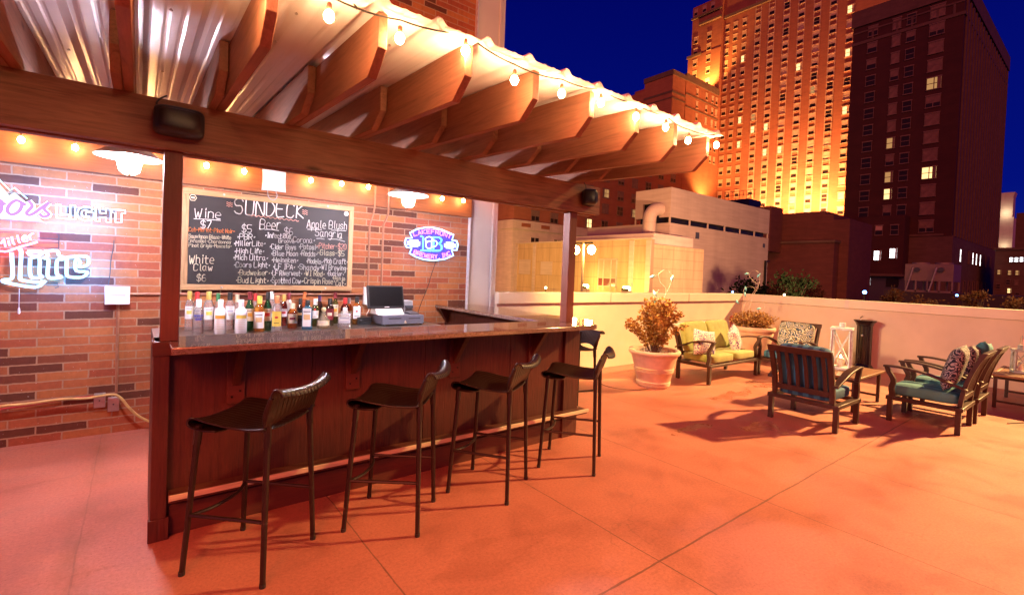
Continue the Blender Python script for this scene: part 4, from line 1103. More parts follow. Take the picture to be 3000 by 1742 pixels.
CORD1 = [(-0.164,1.588),(-0.166,1.538),(-0.181,1.414),(-0.185,1.306),(-0.194,1.222)]
LKOUT = [(2.468,1.801),(2.437,1.857),(2.523,1.906),(2.634,1.935),(2.726,1.943),(2.844,1.929),(3.016,1.878),(2.994,1.813),(3.063,1.807),(3.081,1.765),(3.068,1.698),(2.994,1.692),(3.023,1.631),(2.906,1.581),(2.751,1.556),(2.626,1.562),(2.518,1.589),(2.442,1.625),(2.466,1.683),(2.404,1.691),(2.38,1.737),(2.392,1.793)]
LKTOP = [(2.491,1.823),(2.544,1.841),(2.597,1.855),(2.66,1.867),(2.724,1.87),(2.79,1.869),(2.856,1.857),(2.914,1.845),(2.973,1.828)]
LKTOPH = [(2.476,1.868),(2.658,1.914),(2.972,1.875)]
LKBOT = [(2.49,1.624),(2.543,1.608),(2.607,1.593),(2.671,1.582),(2.736,1.579),(2.81,1.585),(2.872,1.598),(2.929,1.614),(2.981,1.636)]
LKL = [(2.577,1.832),(2.609,1.824),(2.613,1.675),(2.584,1.665),(2.718,1.669),(2.722,1.686)]
LKB = [(2.728,1.829),(2.824,1.834),(2.856,1.811),(2.85,1.781),(2.81,1.762),(2.856,1.744),(2.86,1.698),(2.83,1.676),(2.734,1.67),(2.75,1.688),(2.745,1.826)]
LKMUG = [[(2.638,1.779),(2.643,1.714),(2.667,1.695),(2.703,1.697),(2.714,1.718),(2.711,1.784)],[(2.638,1.779),(2.63,1.805),(2.657,1.823),(2.68,1.831),(2.707,1.825),(2.724,1.806),(2.709,1.784),(2.668,1.779),(2.655,1.762),(2.638,1.779)],[(2.714,1.784),(2.76,1.79),(2.787,1.763),(2.767,1.726),(2.717,1.712)]]
LKBARS = [[(2.44,1.775),(2.546,1.777)],[(2.411,1.757),(2.569,1.759)],[(2.411,1.739),(2.57,1.742)],[(2.412,1.721),(2.57,1.724)],[(2.443,1.705),(2.544,1.706)],[(2.912,1.782),(3.015,1.784)],[(2.889,1.761),(3.05,1.766)],[(2.89,1.744),(3.051,1.748)],[(2.89,1.73),(3.051,1.733)],[(2.915,1.714),(3.017,1.716)]]
CORD2 = [(2.806,1.546),(2.744,1.36),(2.73,1.299),(2.684,1.177),(2.622,1.025),(2.593,0.935)]
s1 = thing('neon_sign', 'white neon sign with lilac script across a mountain peak, topmost on the left wall', 'neon sign', (0, 0, 0), 0, 'neon beer signs on the brick wall')
bk = MB().prism(MOUNT, 'y', 5.058, 5.066); bk.build('mountain_panel', emit('lit_white_panel', (.78, .88, 1.0), 1.25), s1)
tube_xz(MLINE, 5.055, .004).build('outline_tube', NB, s1)
NRIM = emit('white_script_rim', (.8, .9, 1.0), 2.2)
for p in COORS:
    a = tube_xz(p, 5.052, .0185, 6, sm=3); a.build('script_letter', NRIM, s1)
    tube_xz(p, 5.036, .0115, 6, sm=3).build('script_fill', NL, s1)
for p in LIGHTL: tube_xz(p, 5.05, .0042, 5, True).build('outline_letter', NW, s1)
s2 = thing('neon_sign', 'blue white neon blackletter sign with small pink script above it, on the left wall', 'neon sign', (0, 0, 0), 0, 'neon beer signs on the brick wall')
for p in LITE: tube_xz(p, 5.06, .0120, 6, sm=3).build('letter_tube', NB, s2)
a, b_ = MILLER
L = math.dist(a, b_); an = math.atan2(b_[1] - a[1], b_[0] - a[0])
for pl in strokes('Miller', .058, 0, L * .93):
    tube_xz([(a[0] + q[0] * math.cos(an) - (q[1]) * math.sin(an) + q[1] * .25, a[1] + q[0] * math.sin(an) + q[1]) for q in pl], 5.05, .0062, 5, sm=2).build('script_tube', NPK, s2)
tube_xz(MILLUND, 5.05, .008, 6, sm=3).build('underline_tube', NPK, s2)
fr = MB()
for p in LITEFRAME: fr.tube([(x, 5.085, z) for x, z in p], .0035, 5)
fr.build('wire_frame', M['rope'], s2)
hg = MB().tube([(-.70, 5.07, 1.19), (-.70, 5.07, 1.05)], .0018, 5); hg.build('pull_cord', M['white_plastic'], s2)
MB().lathe([(.004, 0), (.009, .01), (.006, .04), (.003, .05)], 8, (-.70, 5.07, 1.0)).build('pull_knob', M['white_plastic'], s2)
tag(MB().tube(spline([(x, 5.10, z) for x, z in CORD1], 4), .003, 5).build('sign_cord', M['rope']), 'thin dark cord hanging from the blue neon sign to the white box', 'cord')
s3 = thing('neon_sign', 'oval blue and pink neon sign right of the chalkboard', 'neon sign', (0, 0, 0), 0, 'neon beer signs on the brick wall')
c_ = (2.73, 1.75)
MB().prism([(c_[0] + (x - c_[0]) * .99, c_[1] + (z - c_[1]) * .99) for x, z in LKOUT], 'y', 5.082, 5.09).build('back_panel', plain('violet_acrylic', (.10, .03, .22), .3), s3)
tube_xz(LKOUT, 5.062, .0095, 6, True).build('outline_tube', NB, s3)
def along(text, curve, h, mat, name):
    P = [Vector((x, z)) for x, z in [(q.x, q.z) for q in spline([(x, 0, z) for x, z in curve], 6)]]
    cum = [0]
    for i in range(len(P) - 1): cum.append(cum[-1] + (P[i + 1] - P[i]).length)
    for pl in strokes(text, h, 0, cum[-1]):
        out = []
        for s_, t_ in pl:
            i = 0
            while i < len(cum) - 2 and cum[i + 1] < s_: i += 1
            f = (s_ - cum[i]) / max(1e-6, cum[i + 1] - cum[i]); q = P[i].lerp(P[i + 1], f); d = (P[i + 1] - P[i]).normalized()
            out.append((q.x - d.y * t_, q.y + d.x * t_))
        tube_xz(out, 5.06, .0048, 5).build(name, mat, s3)
along('LAKEFRONT', LKTOP, .048, NP, 'pink_letter')
along('BREWERY, INC', [(x, z - .0) for x, z in LKBOT], .044, NP, 'pink_letter')
for p in (LKL, LKB): tube_xz(p, 5.068, .0075, 5, p is LKB).build('blue_letter', NC, s3)
for i, p in enumerate(LKMUG): tube_xz(p, 5.05, .006, 5, sm=3).build('mug_tube', NW, s3)
for p in LKBARS: tube_xz(p, 5.06, .0055, 5).build('bar_tube', NW, s3)
tag(MB().tube(spline([(x, 5.10, z) for x, z in CORD2], 4), .0035, 5).build('sign_cord', M['rope']), 'dark cord hanging down from the oval neon sign', 'cord')

# ------------------------------------------------------------------ wall fittings
jb_ = thing('junction_box', 'white junction box on the brick wall left of the bar', 'electrical box', (-.133, 5.11, 1.14))
MB().box(-.075, .075, -.06, 0, -.07, .07).build('box', M['white_plastic'], jb_, bevel=.006)
MB().box(-.08, .08, -.068, -.06, -.074, .074).build('lid', M['white_plastic'], jb_, bevel=.004)
MB().box(-.05, .05, -.0705, -.068, .0, .004).build('lid_groove', M['grey'], jb_)
tag(MB().tube([(-.13, 5.095, 1.07), (-.128, 5.095, .33)], .010, 8).build('conduit', M['cond']), 'thin vertical conduit below the white junction box', 'conduit')
tag(MB().tube([(-.05, 5.095, 1.148), (1.94, 5.095, 1.152)], .011, 8).build('conduit', M['cond']), 'horizontal conduit along the wall behind the bottles', 'conduit')
tag(MB().tube([(2.01, 5.05, 2.36), (2.01, 5.055, 2.10), (2.005, 5.08, 2.03), (1.975, 5.095, 1.90), (1.98, 5.095, 1.25)], .011, 8).build('conduit', M['cond']), 'left of two vertical conduits right of the chalkboard', 'conduit')
tag(MB().tube([(2.165, 5.05, 2.36), (2.168, 5.055, 2.06), (2.16, 5.08, 2.0), (2.132, 5.095, 1.92), (2.13, 5.095, 1.0)], .011, 8).build('conduit', M['cond']), 'right of two vertical conduits, behind the till screen', 'conduit')
wb = thing('wall_phone', 'white wall box with hanging cord beside the till', 'electrical box', (1.965, 5.11, 1.13))
MB().box(-.035, .035, -.045, 0, -.09, .10).build('box', M['white_plastic'], wb, bevel=.006)
MB().tube(spline([(0, -.03, -.09), (.02, -.05, -.14), (-.02, -.08, -.20), (.03, -.06, -.25)], 6), .004, 6).build('cord', M['white_plastic'], wb)
for x, z, lab in ((-.232, .285, 'left of two steel outlet covers low on the brick wall'), (-.145, .243, 'right of two steel outlet covers, under the conduit')):
    q = thing('outlet_cover', lab, 'outlet', (x, 5.11, z), 0, 'outlet covers on the brick wall')
    MB().box(-.036, .036, -.03, 0, -.058, .058).build('box', M['steel'], q, bevel=.003)
    MB().ellip((0, -.031, .0), .006, .003, .006, nu=5, nv=8).build('screw', M['dark_grey'], q)
hs = [(-2.5, .30), (-1.2, .30), (-.79, .325), (-.65, .325), (-.46, .335), (-.31, .322), (-.16, .335), (-.10, .30), (-.05, .22), (.02, .13), (.11, .06)]
tag(MB().tube(spline([(x, 5.045, z) for x, z in hs], 6), .010, 8).build('hose', plain('yellow_hose', (.65, .48, .18), .5)), 'yellow hose strung along the brick wall and behind the bar', 'hose')
tag(MB().tube(spline([(-2.5, 5.085, .28), (-1.2, 5.085, .285), (-.7, 5.085, .30), (-.45, 5.085, .322), (-.26, 5.085, .325)], 6), .008, 8).build('hose', plain('red_cable', (.45, .03, .03), .5)), 'red cable along the brick wall under the yellow hose', 'cable')

ap = thing('access_point', 'white square antenna panel hanging under the roof above the chalkboard', 'antenna', (.98, 4.93, 2.225), R(-8))
def apf(u, v):
    x, z = u * 2 - 1, v * 2 - 1
    return (x * .1 * (1 - .06 * (1 - z * z)), -.03 + .018 * (1 - x * x) * 1.0, z * .108 * (1 - .05 * (1 - x * x)))
MB().grid(apf, 12, 12).build('front_panel', M['white_plastic'], ap, solid=.012)
MB().box(-.06, .06, .0, .03, -.06, .11).build('mount', M['white_plastic'], ap, bevel=.004)
MB().tube(spline([(-.05, .01, -.10), (-.04, .01, -.16), (0, .01, -.185), (.03, .01, -.15), (.02, .01, -.10)], 6), .004, 6).build('cable', M['grey'], ap)

# barn style pendant lamps under the roof
M['enamel'] = plain('white_enamel', (.82, .81, .80), .25, var=.03)
BULB = emit('cool_white_bulb', (.97, .85, 1.0), 1200)
def barn(label, loc):
    t = thing('pendant_lamp', label, 'lamp', loc, 0, 'enamel pendant lamps over the bar')
    MB().lathe([(.178, 0), (.176, .006), (.12, .045), (.07, .072), (.045, .085), (.040, .10)], 36).build('shade', M['enamel'], t, solid=.003)
    MB().lathe([(.042, .08), (.042, .14), (.03, .16)], 18).build('socket', M['enamel'], t)
    MB().tube([(0, 0, .15), (0, 0, .30)], .012, 8).build('stem', M['enamel'], t)
    MB().ellip((0, 0, -.035), .050, .050, .062, nu=10, nv=16).build('globe', BULB, t)
    cg = MB()
    for k in range(6):
        a = k * PI / 3; cg.tube([(math.cos(a) * r_, math.sin(a) * r_, z) for r_, z in ((.062, .03), (.064, -.03), (.052, -.085), (.02, -.108))], .003, 5)
    cg.tube([(math.cos(a * PI / 10) * .066, math.sin(a * PI / 10) * .066, -.02) for a in range(20)], .003, 5, closed=True)
    cg.build('wire_guard', M['steel'], t)
    return t
barn('white enamel pendant lamp left of the bar post', (-.06, 4.0, 2.095))
barn('white enamel pendant lamp above the oval neon sign', (1.90, 4.0, 2.105))

# speakers on the beam
def speaker(label, loc, rz):
    t = thing('speaker', label, 'speaker', loc, rz, 'black speakers on the pergola beam')
    b_ = MB().ellip((0, -.055, 0), .105, .062, .068, .35, .45, 14, 32); b_.build('cabinet', M['black'], t, angle=70)
    g_ = MB().ellip((0, -.075, 0), .092, .052, .056, .4, .5, 12, 28); g_.build('grille', plain('speaker_grille', (.03, .022, .018), .35, .3), t, angle=70)
    MB().bar((0, 0, -.0), (0, -.03, 0), .05, .04).build('bracket', M['black_metal'], t)
    MB().tube(spline([(-.06, -.02, .05), (-.09, -.01, .08), (-.08, .0, .11), (-.05, .02, .14)], 5), .004, 6).build('cable', M['rope'], t)
    return t
speaker('black outdoor speaker on the beam above the left bar post', (.145, 2.965, 2.125), R(0))
speaker('black outdoor speaker at the right end of the beam', (3.06, 2.965, 2.128), R(52))

# string lights
WB = emit('warm_bulb', (1.0, .56, .25), 300); WB2 = emit('warm_bulb_inner', (1.0, .52, .19), 200)
def string_light(label, pts, sag, mat, r, ext):
    t = thing('string_light', label, 'string lights')
    path = []
    P = [Vector(p) for p in pts]
    allp = [P[0] + Vector(ext[0])] + P + [P[-1] + Vector(ext[1])]
    for a, b_ in zip(allp[:-1], allp[1:]):
        for k in range(6):
            f = k / 6; path.append(a.lerp(b_, f) + Vector((0, 0, .055 - sag * 4 * f * (1 - f) + sag)))
    MB().tube(path, .0035, 5).build('wire', M['rope'], t)
    for p in P:
        so_ = MB().lathe([(.007, 0), (.009, .004), (.0085, .022), (.005, .027)], 10, (p.x, p.y, p.z + r + .001)).build('socket', M['cond'], t)
        MB().ellip((p.x, p.y, p.z - .002), r, r, r * 1.22, nu=7, nv=10).build('bulb', mat, t)
    return t
string_light('outer string of warm bulbs along the pergola roof edge', [(-.75, 1.72, 2.32), (-.44, 1.72, 2.31), (-.10, 1.72, 2.33), (.20, 1.72, 2.31), (.50, 1.72, 2.305), (.76, 1.72, 2.315), (1.05, 1.72, 2.36), (1.31, 1.72, 2.31), (1.60, 1.72, 2.325), (1.88, 1.72, 2.35), (2.17, 1.72, 2.345), (2.45, 1.72, 2.345), (2.69, 1.72, 2.315), (3.02, 1.72, 2.35)], .012, WB, .0175, ((-.3, 0, .05), (.02, .05, .05)))
string_light('inner string of warm bulbs along the wall ledger', [(-1.5, 4.97, 2.27), (-1.1, 4.97, 2.275), (-.69, 4.97, 2.275), (-.40, 4.97, 2.275), (.05, 4.97, 2.28), (.45, 4.97, 2.28), (.74, 4.97, 2.275), (1.32, 4.97, 2.28), (1.62, 4.97, 2.29), (1.90, 4.97, 2.295), (2.35, 4.97, 2.285), (2.79, 4.97, 2.285), (3.08, 4.97, 2.295)], .008, WB2, .020, ((-.3, 0, .02), (.1, 0, .02)))
# ------------------------------------------------------------------ city buildings
def facade_mat(name, ca, cb, rough=.85, sc=.35, band=None):
    m, nt, b, o = new_mat(name); v = coords(nt)
    f = noise(nt, coords(nt, (1, 1, 2.5)), sc, 6, .62)
    f2 = noise(nt, coords(nt, (.25, .25, 3.4)), 1.5, 3, .6)
    c = ramp(nt, f, [(.3, ca), (.7, cb)])
    c = mixc(nt, .4, c, ramp(nt, f2, [(.35, (.72, .72, .72)), (.65, (1.1, 1.1, 1.1))]), 'MULTIPLY')
    st = noise(nt, coords(nt, (.5, .5, .05)), 1.2, 5, .65)
    c = mixc(nt, .4, c, ramp(nt, st, [(.35, (.7, .7, .7)), (.6, (1, 1, 1))]), 'MULTIPLY')
    nt.links.new(c, b.inputs['Base Color']); b.inputs['Roughness'].default_value = rough
    return m
def panel_mat(name, plane, col, bw, bh, jointc, ms=.02):
    m, nt, b, o = new_mat(name)
    tc = nd(nt, 'TexCoord'); sx = nd(nt, 'SeparateXYZ'); cx = nd(nt, 'CombineXYZ'); nt.links.new(tc.outputs['Object'], sx.inputs[0])
    nt.links.new(sx.outputs['X' if plane[0] == 'x' else 'Y'], cx.inputs[0]); nt.links.new(sx.outputs['Z'], cx.inputs[1])
    br = nd(nt, 'TexBrick'); br.offset = 0; br.inputs['Scale'].default_value = 1; br.inputs['Brick Width'].default_value = bw; br.inputs['Row Height'].default_value = bh
    br.inputs['Mortar Size'].default_value = ms; br.inputs['Color1'].default_value = (*col, 1); br.inputs['Color2'].default_value = (*[x * .94 for x in col], 1); br.inputs['Mortar'].default_value = (*jointc, 1)
    nt.links.new(cx.outputs[0], br.inputs['Vector'])
    st = noise(nt, coords(nt, (.8, .8, .12)), 2.0, 6, .7)
    nt.links.new(mixc(nt, .5, br.outputs['Color'], ramp(nt, st, [(.32, (.5, .44, .36)), (.6, (1, 1, 1))]), 'MULTIPLY'), b.inputs['Base Color']); b.inputs['Roughness'].default_value = .8
    return m
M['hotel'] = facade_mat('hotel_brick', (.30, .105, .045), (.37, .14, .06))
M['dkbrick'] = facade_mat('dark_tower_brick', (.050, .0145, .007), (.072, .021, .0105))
M['stone'] = facade_mat('limestone', (.58, .50, .38), (.66, .57, .44), sc=.6)
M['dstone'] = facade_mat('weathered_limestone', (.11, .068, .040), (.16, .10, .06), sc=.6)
M['lowbrick'] = facade_mat('low_brick', (.11, .034, .02), (.15, .048, .028), sc=.8)
M['cladding'] = facade_mat('beige_metal_cladding', (.42, .34, .26), (.47, .385, .295), sc=.15)
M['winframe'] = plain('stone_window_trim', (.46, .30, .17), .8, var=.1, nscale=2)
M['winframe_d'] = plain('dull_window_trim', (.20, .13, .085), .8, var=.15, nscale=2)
M['pane'] = plain('dark_window_glass', (.02, .014, .011), .45, var=.2, nscale=3, spec=.25)
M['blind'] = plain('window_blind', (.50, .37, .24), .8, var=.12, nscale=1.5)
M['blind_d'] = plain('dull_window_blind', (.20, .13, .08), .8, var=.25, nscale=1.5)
LITW = [emit('lit_window_warm', (1, .62, .24), 1.6), emit('lit_window_white', (.95, .95, 1.0), 3.4), emit('lit_window_dim', (1, .50, .18), .42)]
_wc = {}
def window(root, axis, pos, w, h, kind, fm=None, bl=None, ft=.16):
    fm = fm or M['winframe']; bl = bl or M['blind']
    key = (axis, w, h, kind, fm.name)
    if key in _wc:
        src = _wc[key]; f = src.copy(); COL.objects.link(f); f.parent = root; f.location = pos
        for ch in kids(src):
            c = ch.copy(); COL.objects.link(c); c.parent = f
        return f
    def bx(mb, a0, a1, d0, d1, z0, z1):
        return mb.box(-d1, -d0, a0, a1, z0, z1) if axis == 'x' else mb.box(a0, a1, -d1, -d0, z0, z1)
    mb = MB(); t = ft
    bx(mb, -w / 2 - t, w / 2 + t, .0, .12, h / 2, h / 2 + t * 1.4); bx(mb, -w / 2 - t, w / 2 + t, .0, .16, -h / 2 - t * 1.1, -h / 2)
    bx(mb, -w / 2 - t * .5, -w / 2, .0, .09, -h / 2, h / 2); bx(mb, w / 2, w / 2 + t * .5, .0, .09, -h / 2, h / 2)
    bx(mb, -w / 2, w / 2, .0, .07, -.05, .05)
    if w > 1.7: bx(mb, -.06, .06, .0, .07, -h / 2, h / 2)
    f = mb.build('window', fm, root, smooth=False); f.location = pos
    bx(MB(), -w / 2, w / 2, .0, .035, -h / 2, h / 2).build('pane', M['pane'] if not kind.startswith('lit') else LITW[int(kind[3])], f, smooth=False)
    if kind == 'half': bx(MB(), -w / 2 + .02, w / 2 - .02, .036, .05, .05, h / 2).build('blind', bl, f, smooth=False)
    if kind == 'full': bx(MB(), -w / 2 + .02, w / 2 - .02, .036, .05, -h / 2, h / 2).build('blind', bl, f, smooth=False)
    if kind == 'low': bx(MB(), -w / 2 + .02, w / 2 - .02, .036, .05, -h * .15, h / 2).build('blind', bl, f, smooth=False)
    if kind.startswith('lit'): bx(MB(), -w / 2 + .02, -w / 2 + w * .28, .036, .05, -h / 2, h / 2).build('curtain', bl, f, smooth=False)
    _wc[key] = f
    return f
rnd = random.Random(11)
# tall floodlit hotel
ht = thing('hotel_tower', 'tall floodlit brick hotel tower glowing orange to yellow at its base', 'building', (125, 0, -6))
o = lambda z: z + 6
MB().box(0, 40, 30, 70.6, 0, o(90)).build('main_wall', M['hotel'], ht)
wg = MB(); wg.box(-1.2, 20, 70.6, 80.4, 0, o(65)); wg.box(-1.0, 20, 70.6, 79.6, o(65), o(79.0)); wg.build('wing_wall', M['hotel'], ht)
for b6 in ((-1.6, -.9, 76.3, 80.6, o(64.6), o(65.3)), (-1.7, -.9, 70.7, 77.2, o(73.0), o(73.6)), (-1.5, -.9, 70.7, 79.8, o(75.4), o(75.9)), (-.5, 0, 58, 70.5, o(72.6), o(73.3))): MB().box(*b6).build('cornice', M['dstone'], ht)
COLS = [40.63, 44.03, 47.46, 50.89, 54.3, 57.88, 61.25, 64.77, 67.22, 69.51]
tr = MB()
for k, y in enumerate(COLS[1:7]):
    for s in (-.72, .72): tr.box(-.06, 0, y + s - .10, y + s + .10, o(10), o(74))
    for j in range(20):
        z = 14.95 + 3.22 * j + 1.62
        tr.box(-.05, 0, y - .62, y + .62, o(z - .72), o(z - .6)); tr.box(-.05, 0, y - .62, y + .62, o(z + .45), o(z + .57))
tr.build('spandrel_trim', M['winframe'], ht, smooth=False)
cnt = 0; far = MB(); farp = MB()
def fwin(mb, mp, x, y, z, w, h):
    mb.box(x - .1, x, y - w / 2 - .15, y + w / 2 + .15, z + h / 2, z + h / 2 + .22).box(x - .14, x, y - w / 2 - .15, y + w / 2 + .15, z - h / 2 - .18, z - h / 2)
    mb.box(x - .08, x, y - w / 2 - .1, y - w / 2, z - h / 2, z + h / 2).box(x - .08, x, y + w / 2, y + w / 2 + .1, z - h / 2, z + h / 2).box(x - .05, x, y - w / 2, y + w / 2, z, z + h / 2)
    mp.box(x - .03, x, y - w / 2, y + w / 2, z - h / 2, z - .001)
lit_at = {(7, 14): 0, (7, 9): 0, (7, 7): 0, (6, 9): 2, (6, 8): 0, (5, 8): 0, (5, 6): 0, (4, 6): 0, (3, 12): 0, (0, 12): 0, (0, 15): 0, (0, 8): 0, (2, 10): 2}
for ci, y in enumerate(COLS):
    for j in range(18):
        z = 15.05 + 3.22 * j
        kind = {0: 'half', 1: 'half', 2: 'low', 3: 'full', 4: 'half', 5: 'dark'}[rnd.randrange(6)]
        if (ci, j) in lit_at: kind = 'lit%d' % lit_at[(ci, j)]
        w = 1.15 if ci < 7 else 1.0
        if cnt < 100 and (ci <= 4 or kind.startswith('lit')) : window(ht, 'x', (0, y, o(z)), w, 1.65, kind); cnt += 1
        else: fwin(far, farp, 0, y, o(z), w, 1.65)
for y in (78.1, 74.05):
    for j in range(6): fwin(far, farp, -1.2, y, o(53.3 + 3.19 * j), 1.1, 1.65)
for y in (78.6, 76, 73.5): fwin(far, farp, -1.0, y, o(77.3), 1.0, 1.7)
tag(far.build('window_trim', M['winframe'], ht, smooth=False), kind='stuff'); tag(farp.build('window_glass', M['pane'], ht, smooth=False), kind='stuff')

# long brick building with limestone base running back to the hotel
lb_ = thing('brick_building', 'long dark brick building with limestone lower floors behind the yellow building', 'building', (0, 70.55, -6))
MB().box(54.8, 108.2, 0, 14, o(11.3), o(29)).box(108.3, 123.8, 0, 16, 0, o(53)).build('wall', M['hotel'], lb_)
MB().box(102.1, 107.6, -.3, 8, o(29), o(52.3)).box(102.1, 107.6, 8, 20, o(29), o(49.4)).build('stair_tower', M['hotel'], lb_)
MB().box(54.6, 108.2, -.15, 14, 0, o(9.6)).build('limestone_base', M['stone'], lb_)
bd_ = MB(); bd_.box(54.4, 108.2, -.4, 14, o(9.6), o(11.3)); bd_.build('cornice', M['stone'], lb_)
cp = MB(); cp.box(101.9, 107.8, -.5, 8.2, o(51.3), o(52.5)); cp.box(102, 107.7, -.42, 8.1, o(47.0), o(47.5)); cp.box(102, 107.7, -.42, 8.1, o(45.6), o(45.9)); cp.box(108.2, 123.8, -.25, .3, o(51.6), o(53.4)); cp.box(108.3, 123.8, -.15, 0, o(48.2), o(48.5)); cp.box(108.3, 123.8, -.15, 0, o(45.0), o(45.3))
cp.build('parapet_coping', M['dstone'], lb_)
for i, x in enumerate((60, 64.9, 70, 74.8, 79.9, 84.8, 89.7, 94.7, 99.5, 104.5)):
    for j, z in enumerate((12.45, 16.05, 19.4, 22.9, 26.3)):
        k = 'lit0' if (i, j) in ((3, 0),) else ('lit2' if (i, j) in ((4, 2), (6, 1)) else rnd.choice(('half', 'full', 'dark', 'low')))
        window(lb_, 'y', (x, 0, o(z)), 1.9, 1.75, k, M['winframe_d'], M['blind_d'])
for i, x in enumerate((113.5, 117.9, 120.9, 123.3)):
    for j in range(9): window(lb_, 'y', (x - (.4 if i == 3 else 0), 0, o(49.9 - 3.2 * j - (9.6 if j > 5 else 0))), .85, 1.6, rnd.choice(('half', 'full', 'low')), M['winframe'])
for x in (60, 66, 72, 78, 84): window(lb_, 'y', (x, -.15, o(7.2)), 2.0, 2.1, 'dark', M['stone'])
for x in (57.5, 62.4, 69): MB().box(x - 1.1, x + 1.1, -.45, -.401, o(10.1), o(10.8)).build('brick_inset', M['hotel'], lb_)

# dark brick tower
dk = thing('brick_tower', 'dark unlit brick tower with a few lit windows at the right', 'building', (100, 17.16, -6))
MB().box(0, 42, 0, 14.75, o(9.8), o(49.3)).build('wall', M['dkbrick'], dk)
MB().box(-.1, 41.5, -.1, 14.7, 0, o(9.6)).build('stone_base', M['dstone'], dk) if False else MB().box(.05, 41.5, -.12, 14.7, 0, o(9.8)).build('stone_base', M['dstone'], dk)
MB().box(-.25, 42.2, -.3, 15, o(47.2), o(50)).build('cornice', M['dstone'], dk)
q = MB(); q.box(-.12, 42.1, -.15, 14.85, o(44.0), o(44.5)); q.box(-.10, 0, 0, 14.7, o(46.0), o(46.25))
for y in (1.2, 3.2, 6.4, 8.4, 11.8): q.box(-.10, 0, y - .15, y + .15, o(44.4), o(46.05))
q.build('frieze', M['dstone'], dk)
MB().box(-.1, 0, 1, 12.8, o(9.85), o(10.2)).build('string_course', M['dstone'], dk)
pr = MB()
for k in range(19):
    x = 1.5 + k * 2.2; pr.box(x - .45, x + .45, -.22, 0, o(9.8), o(46.9))
pr.build('pier', M['dstone'], dk, smooth=False)
stp = MB()
for k in range(18):
    x = 2.6 + k * 2.2
    for j in range(12): stp.box(x - .45, x + .45, -.035, 0, o(11.4 + 2.95 * j), o(13.3 + 2.95 * j))
stp.build('side_glazing', M['pane'], dk, smooth=False)
rows = [45.75 - 2.86 * k for k in range(13)]
LK = {(3, 4): 'lit2', (3, 9): 'lit0', (1, 7): 'lit2', (1, 9): 'lit2', (1, 10): 'lit0'}
for ci, (y, w, h) in enumerate(((11.79, 1.3, 1.6), (8.45, 1.05, 1.7), (6.5, 1.1, 1.6), (3.2, 1.75, 1.8))):
    for j, z in enumerate(rows):
        if ci < 3 and j > 11: continue
        k = LK.get((ci, j)) or (('dark', 'half')[rnd.random() < .1] if ci in (0, 2) else rnd.choice(('full', 'full', 'full', 'low')))
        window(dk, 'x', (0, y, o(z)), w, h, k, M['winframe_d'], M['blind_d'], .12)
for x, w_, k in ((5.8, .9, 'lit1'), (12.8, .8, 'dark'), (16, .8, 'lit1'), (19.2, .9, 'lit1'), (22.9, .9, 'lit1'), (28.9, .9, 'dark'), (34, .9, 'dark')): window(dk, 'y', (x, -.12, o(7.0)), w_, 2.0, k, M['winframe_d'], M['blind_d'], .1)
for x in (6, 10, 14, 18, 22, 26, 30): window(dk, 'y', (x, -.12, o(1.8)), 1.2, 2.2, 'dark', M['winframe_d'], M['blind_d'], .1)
# lower block in front of it
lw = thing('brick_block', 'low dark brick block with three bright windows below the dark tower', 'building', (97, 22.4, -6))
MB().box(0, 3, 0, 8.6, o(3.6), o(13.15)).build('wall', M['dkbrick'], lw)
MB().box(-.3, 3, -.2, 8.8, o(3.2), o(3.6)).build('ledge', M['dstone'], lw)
MB().box(.8, 3, -3, 8.6, 0, o(3.2)).build('ground_floor', plain('dark_garage_front', (.06, .06, .07), .6), lw)
for y, z, k in ((7.9, 10.8, 'dark'), (3.4, 10.77, 'half'), (1.3, 10.76, 'dark'), (7.88, 6.9, 'lit1'), (3.4, 6.6, 'lit1'), (1.28, 6.95, 'lit1')): window(lw, 'x', (0, y, o(z)), .95, 1.5, k, M['winframe_d'], M['blind'], .12)
for y, k in ((5.2, 'lit1'), (1.4, 'dark')): window(lw, 'x', (.8, y, o(2.2)), 1.6, 1.3, k, M['black_metal'], M['blind_d'], .05)
MB().box(-.14, -.04, 4.5, 4.75, o(3.6), o(7.6)).build('downpipe', M['black_metal'], lw)
# low brick building in front of the hotel
lo = thing('low_brick_building', 'low windowless brick building stepping down in front of the hotel', 'building', (60, 19.0, -6))
MB().box(0, 8, .9, 14, 0, o(6.1)).build('lower_wall', M['lowbrick'], lo)
MB().box(-.25, 8, .75, 14, o(6.1), o(6.35)).build('stone_coping', M['dstone'], lo)
MB().box(1.5, 9, 0, 1.6, 0, o(8.75)).box(1.5, 9, 1.6, 2.45, 0, o(9.4)).box(1.5, 9, 2.45, 14, 0, o(9.8)).build('upper_wall', M['lowbrick'], lo)
rt_ = thing('rooftop_unit', 'dark rooftop housing with pipe railing in front of the floodlit hotel', 'rooftop unit', (57, 26, 7))
MB().box(0, 3, -.6, 2.0, -2, 3.2).build('housing', M['lowbrick'], rt_)
MB().box(0, 3, 2.0, 5.0, -2, 4.3).build('housing', M['black_metal'], rt_)
rl = MB()
for k in range(9): rl.bar((0, 1.4 + k * .45, 4.3), (0, 1.4 + k * .45, 5.3), .04, .04)
rl.bar((0, 1.3, 5.3), (0, 5.1, 5.3), .05, .05).bar((0, 1.3, 4.8), (0, 5.1, 4.8), .04, .04); rl.build('railing', M['black_metal'], rt_)

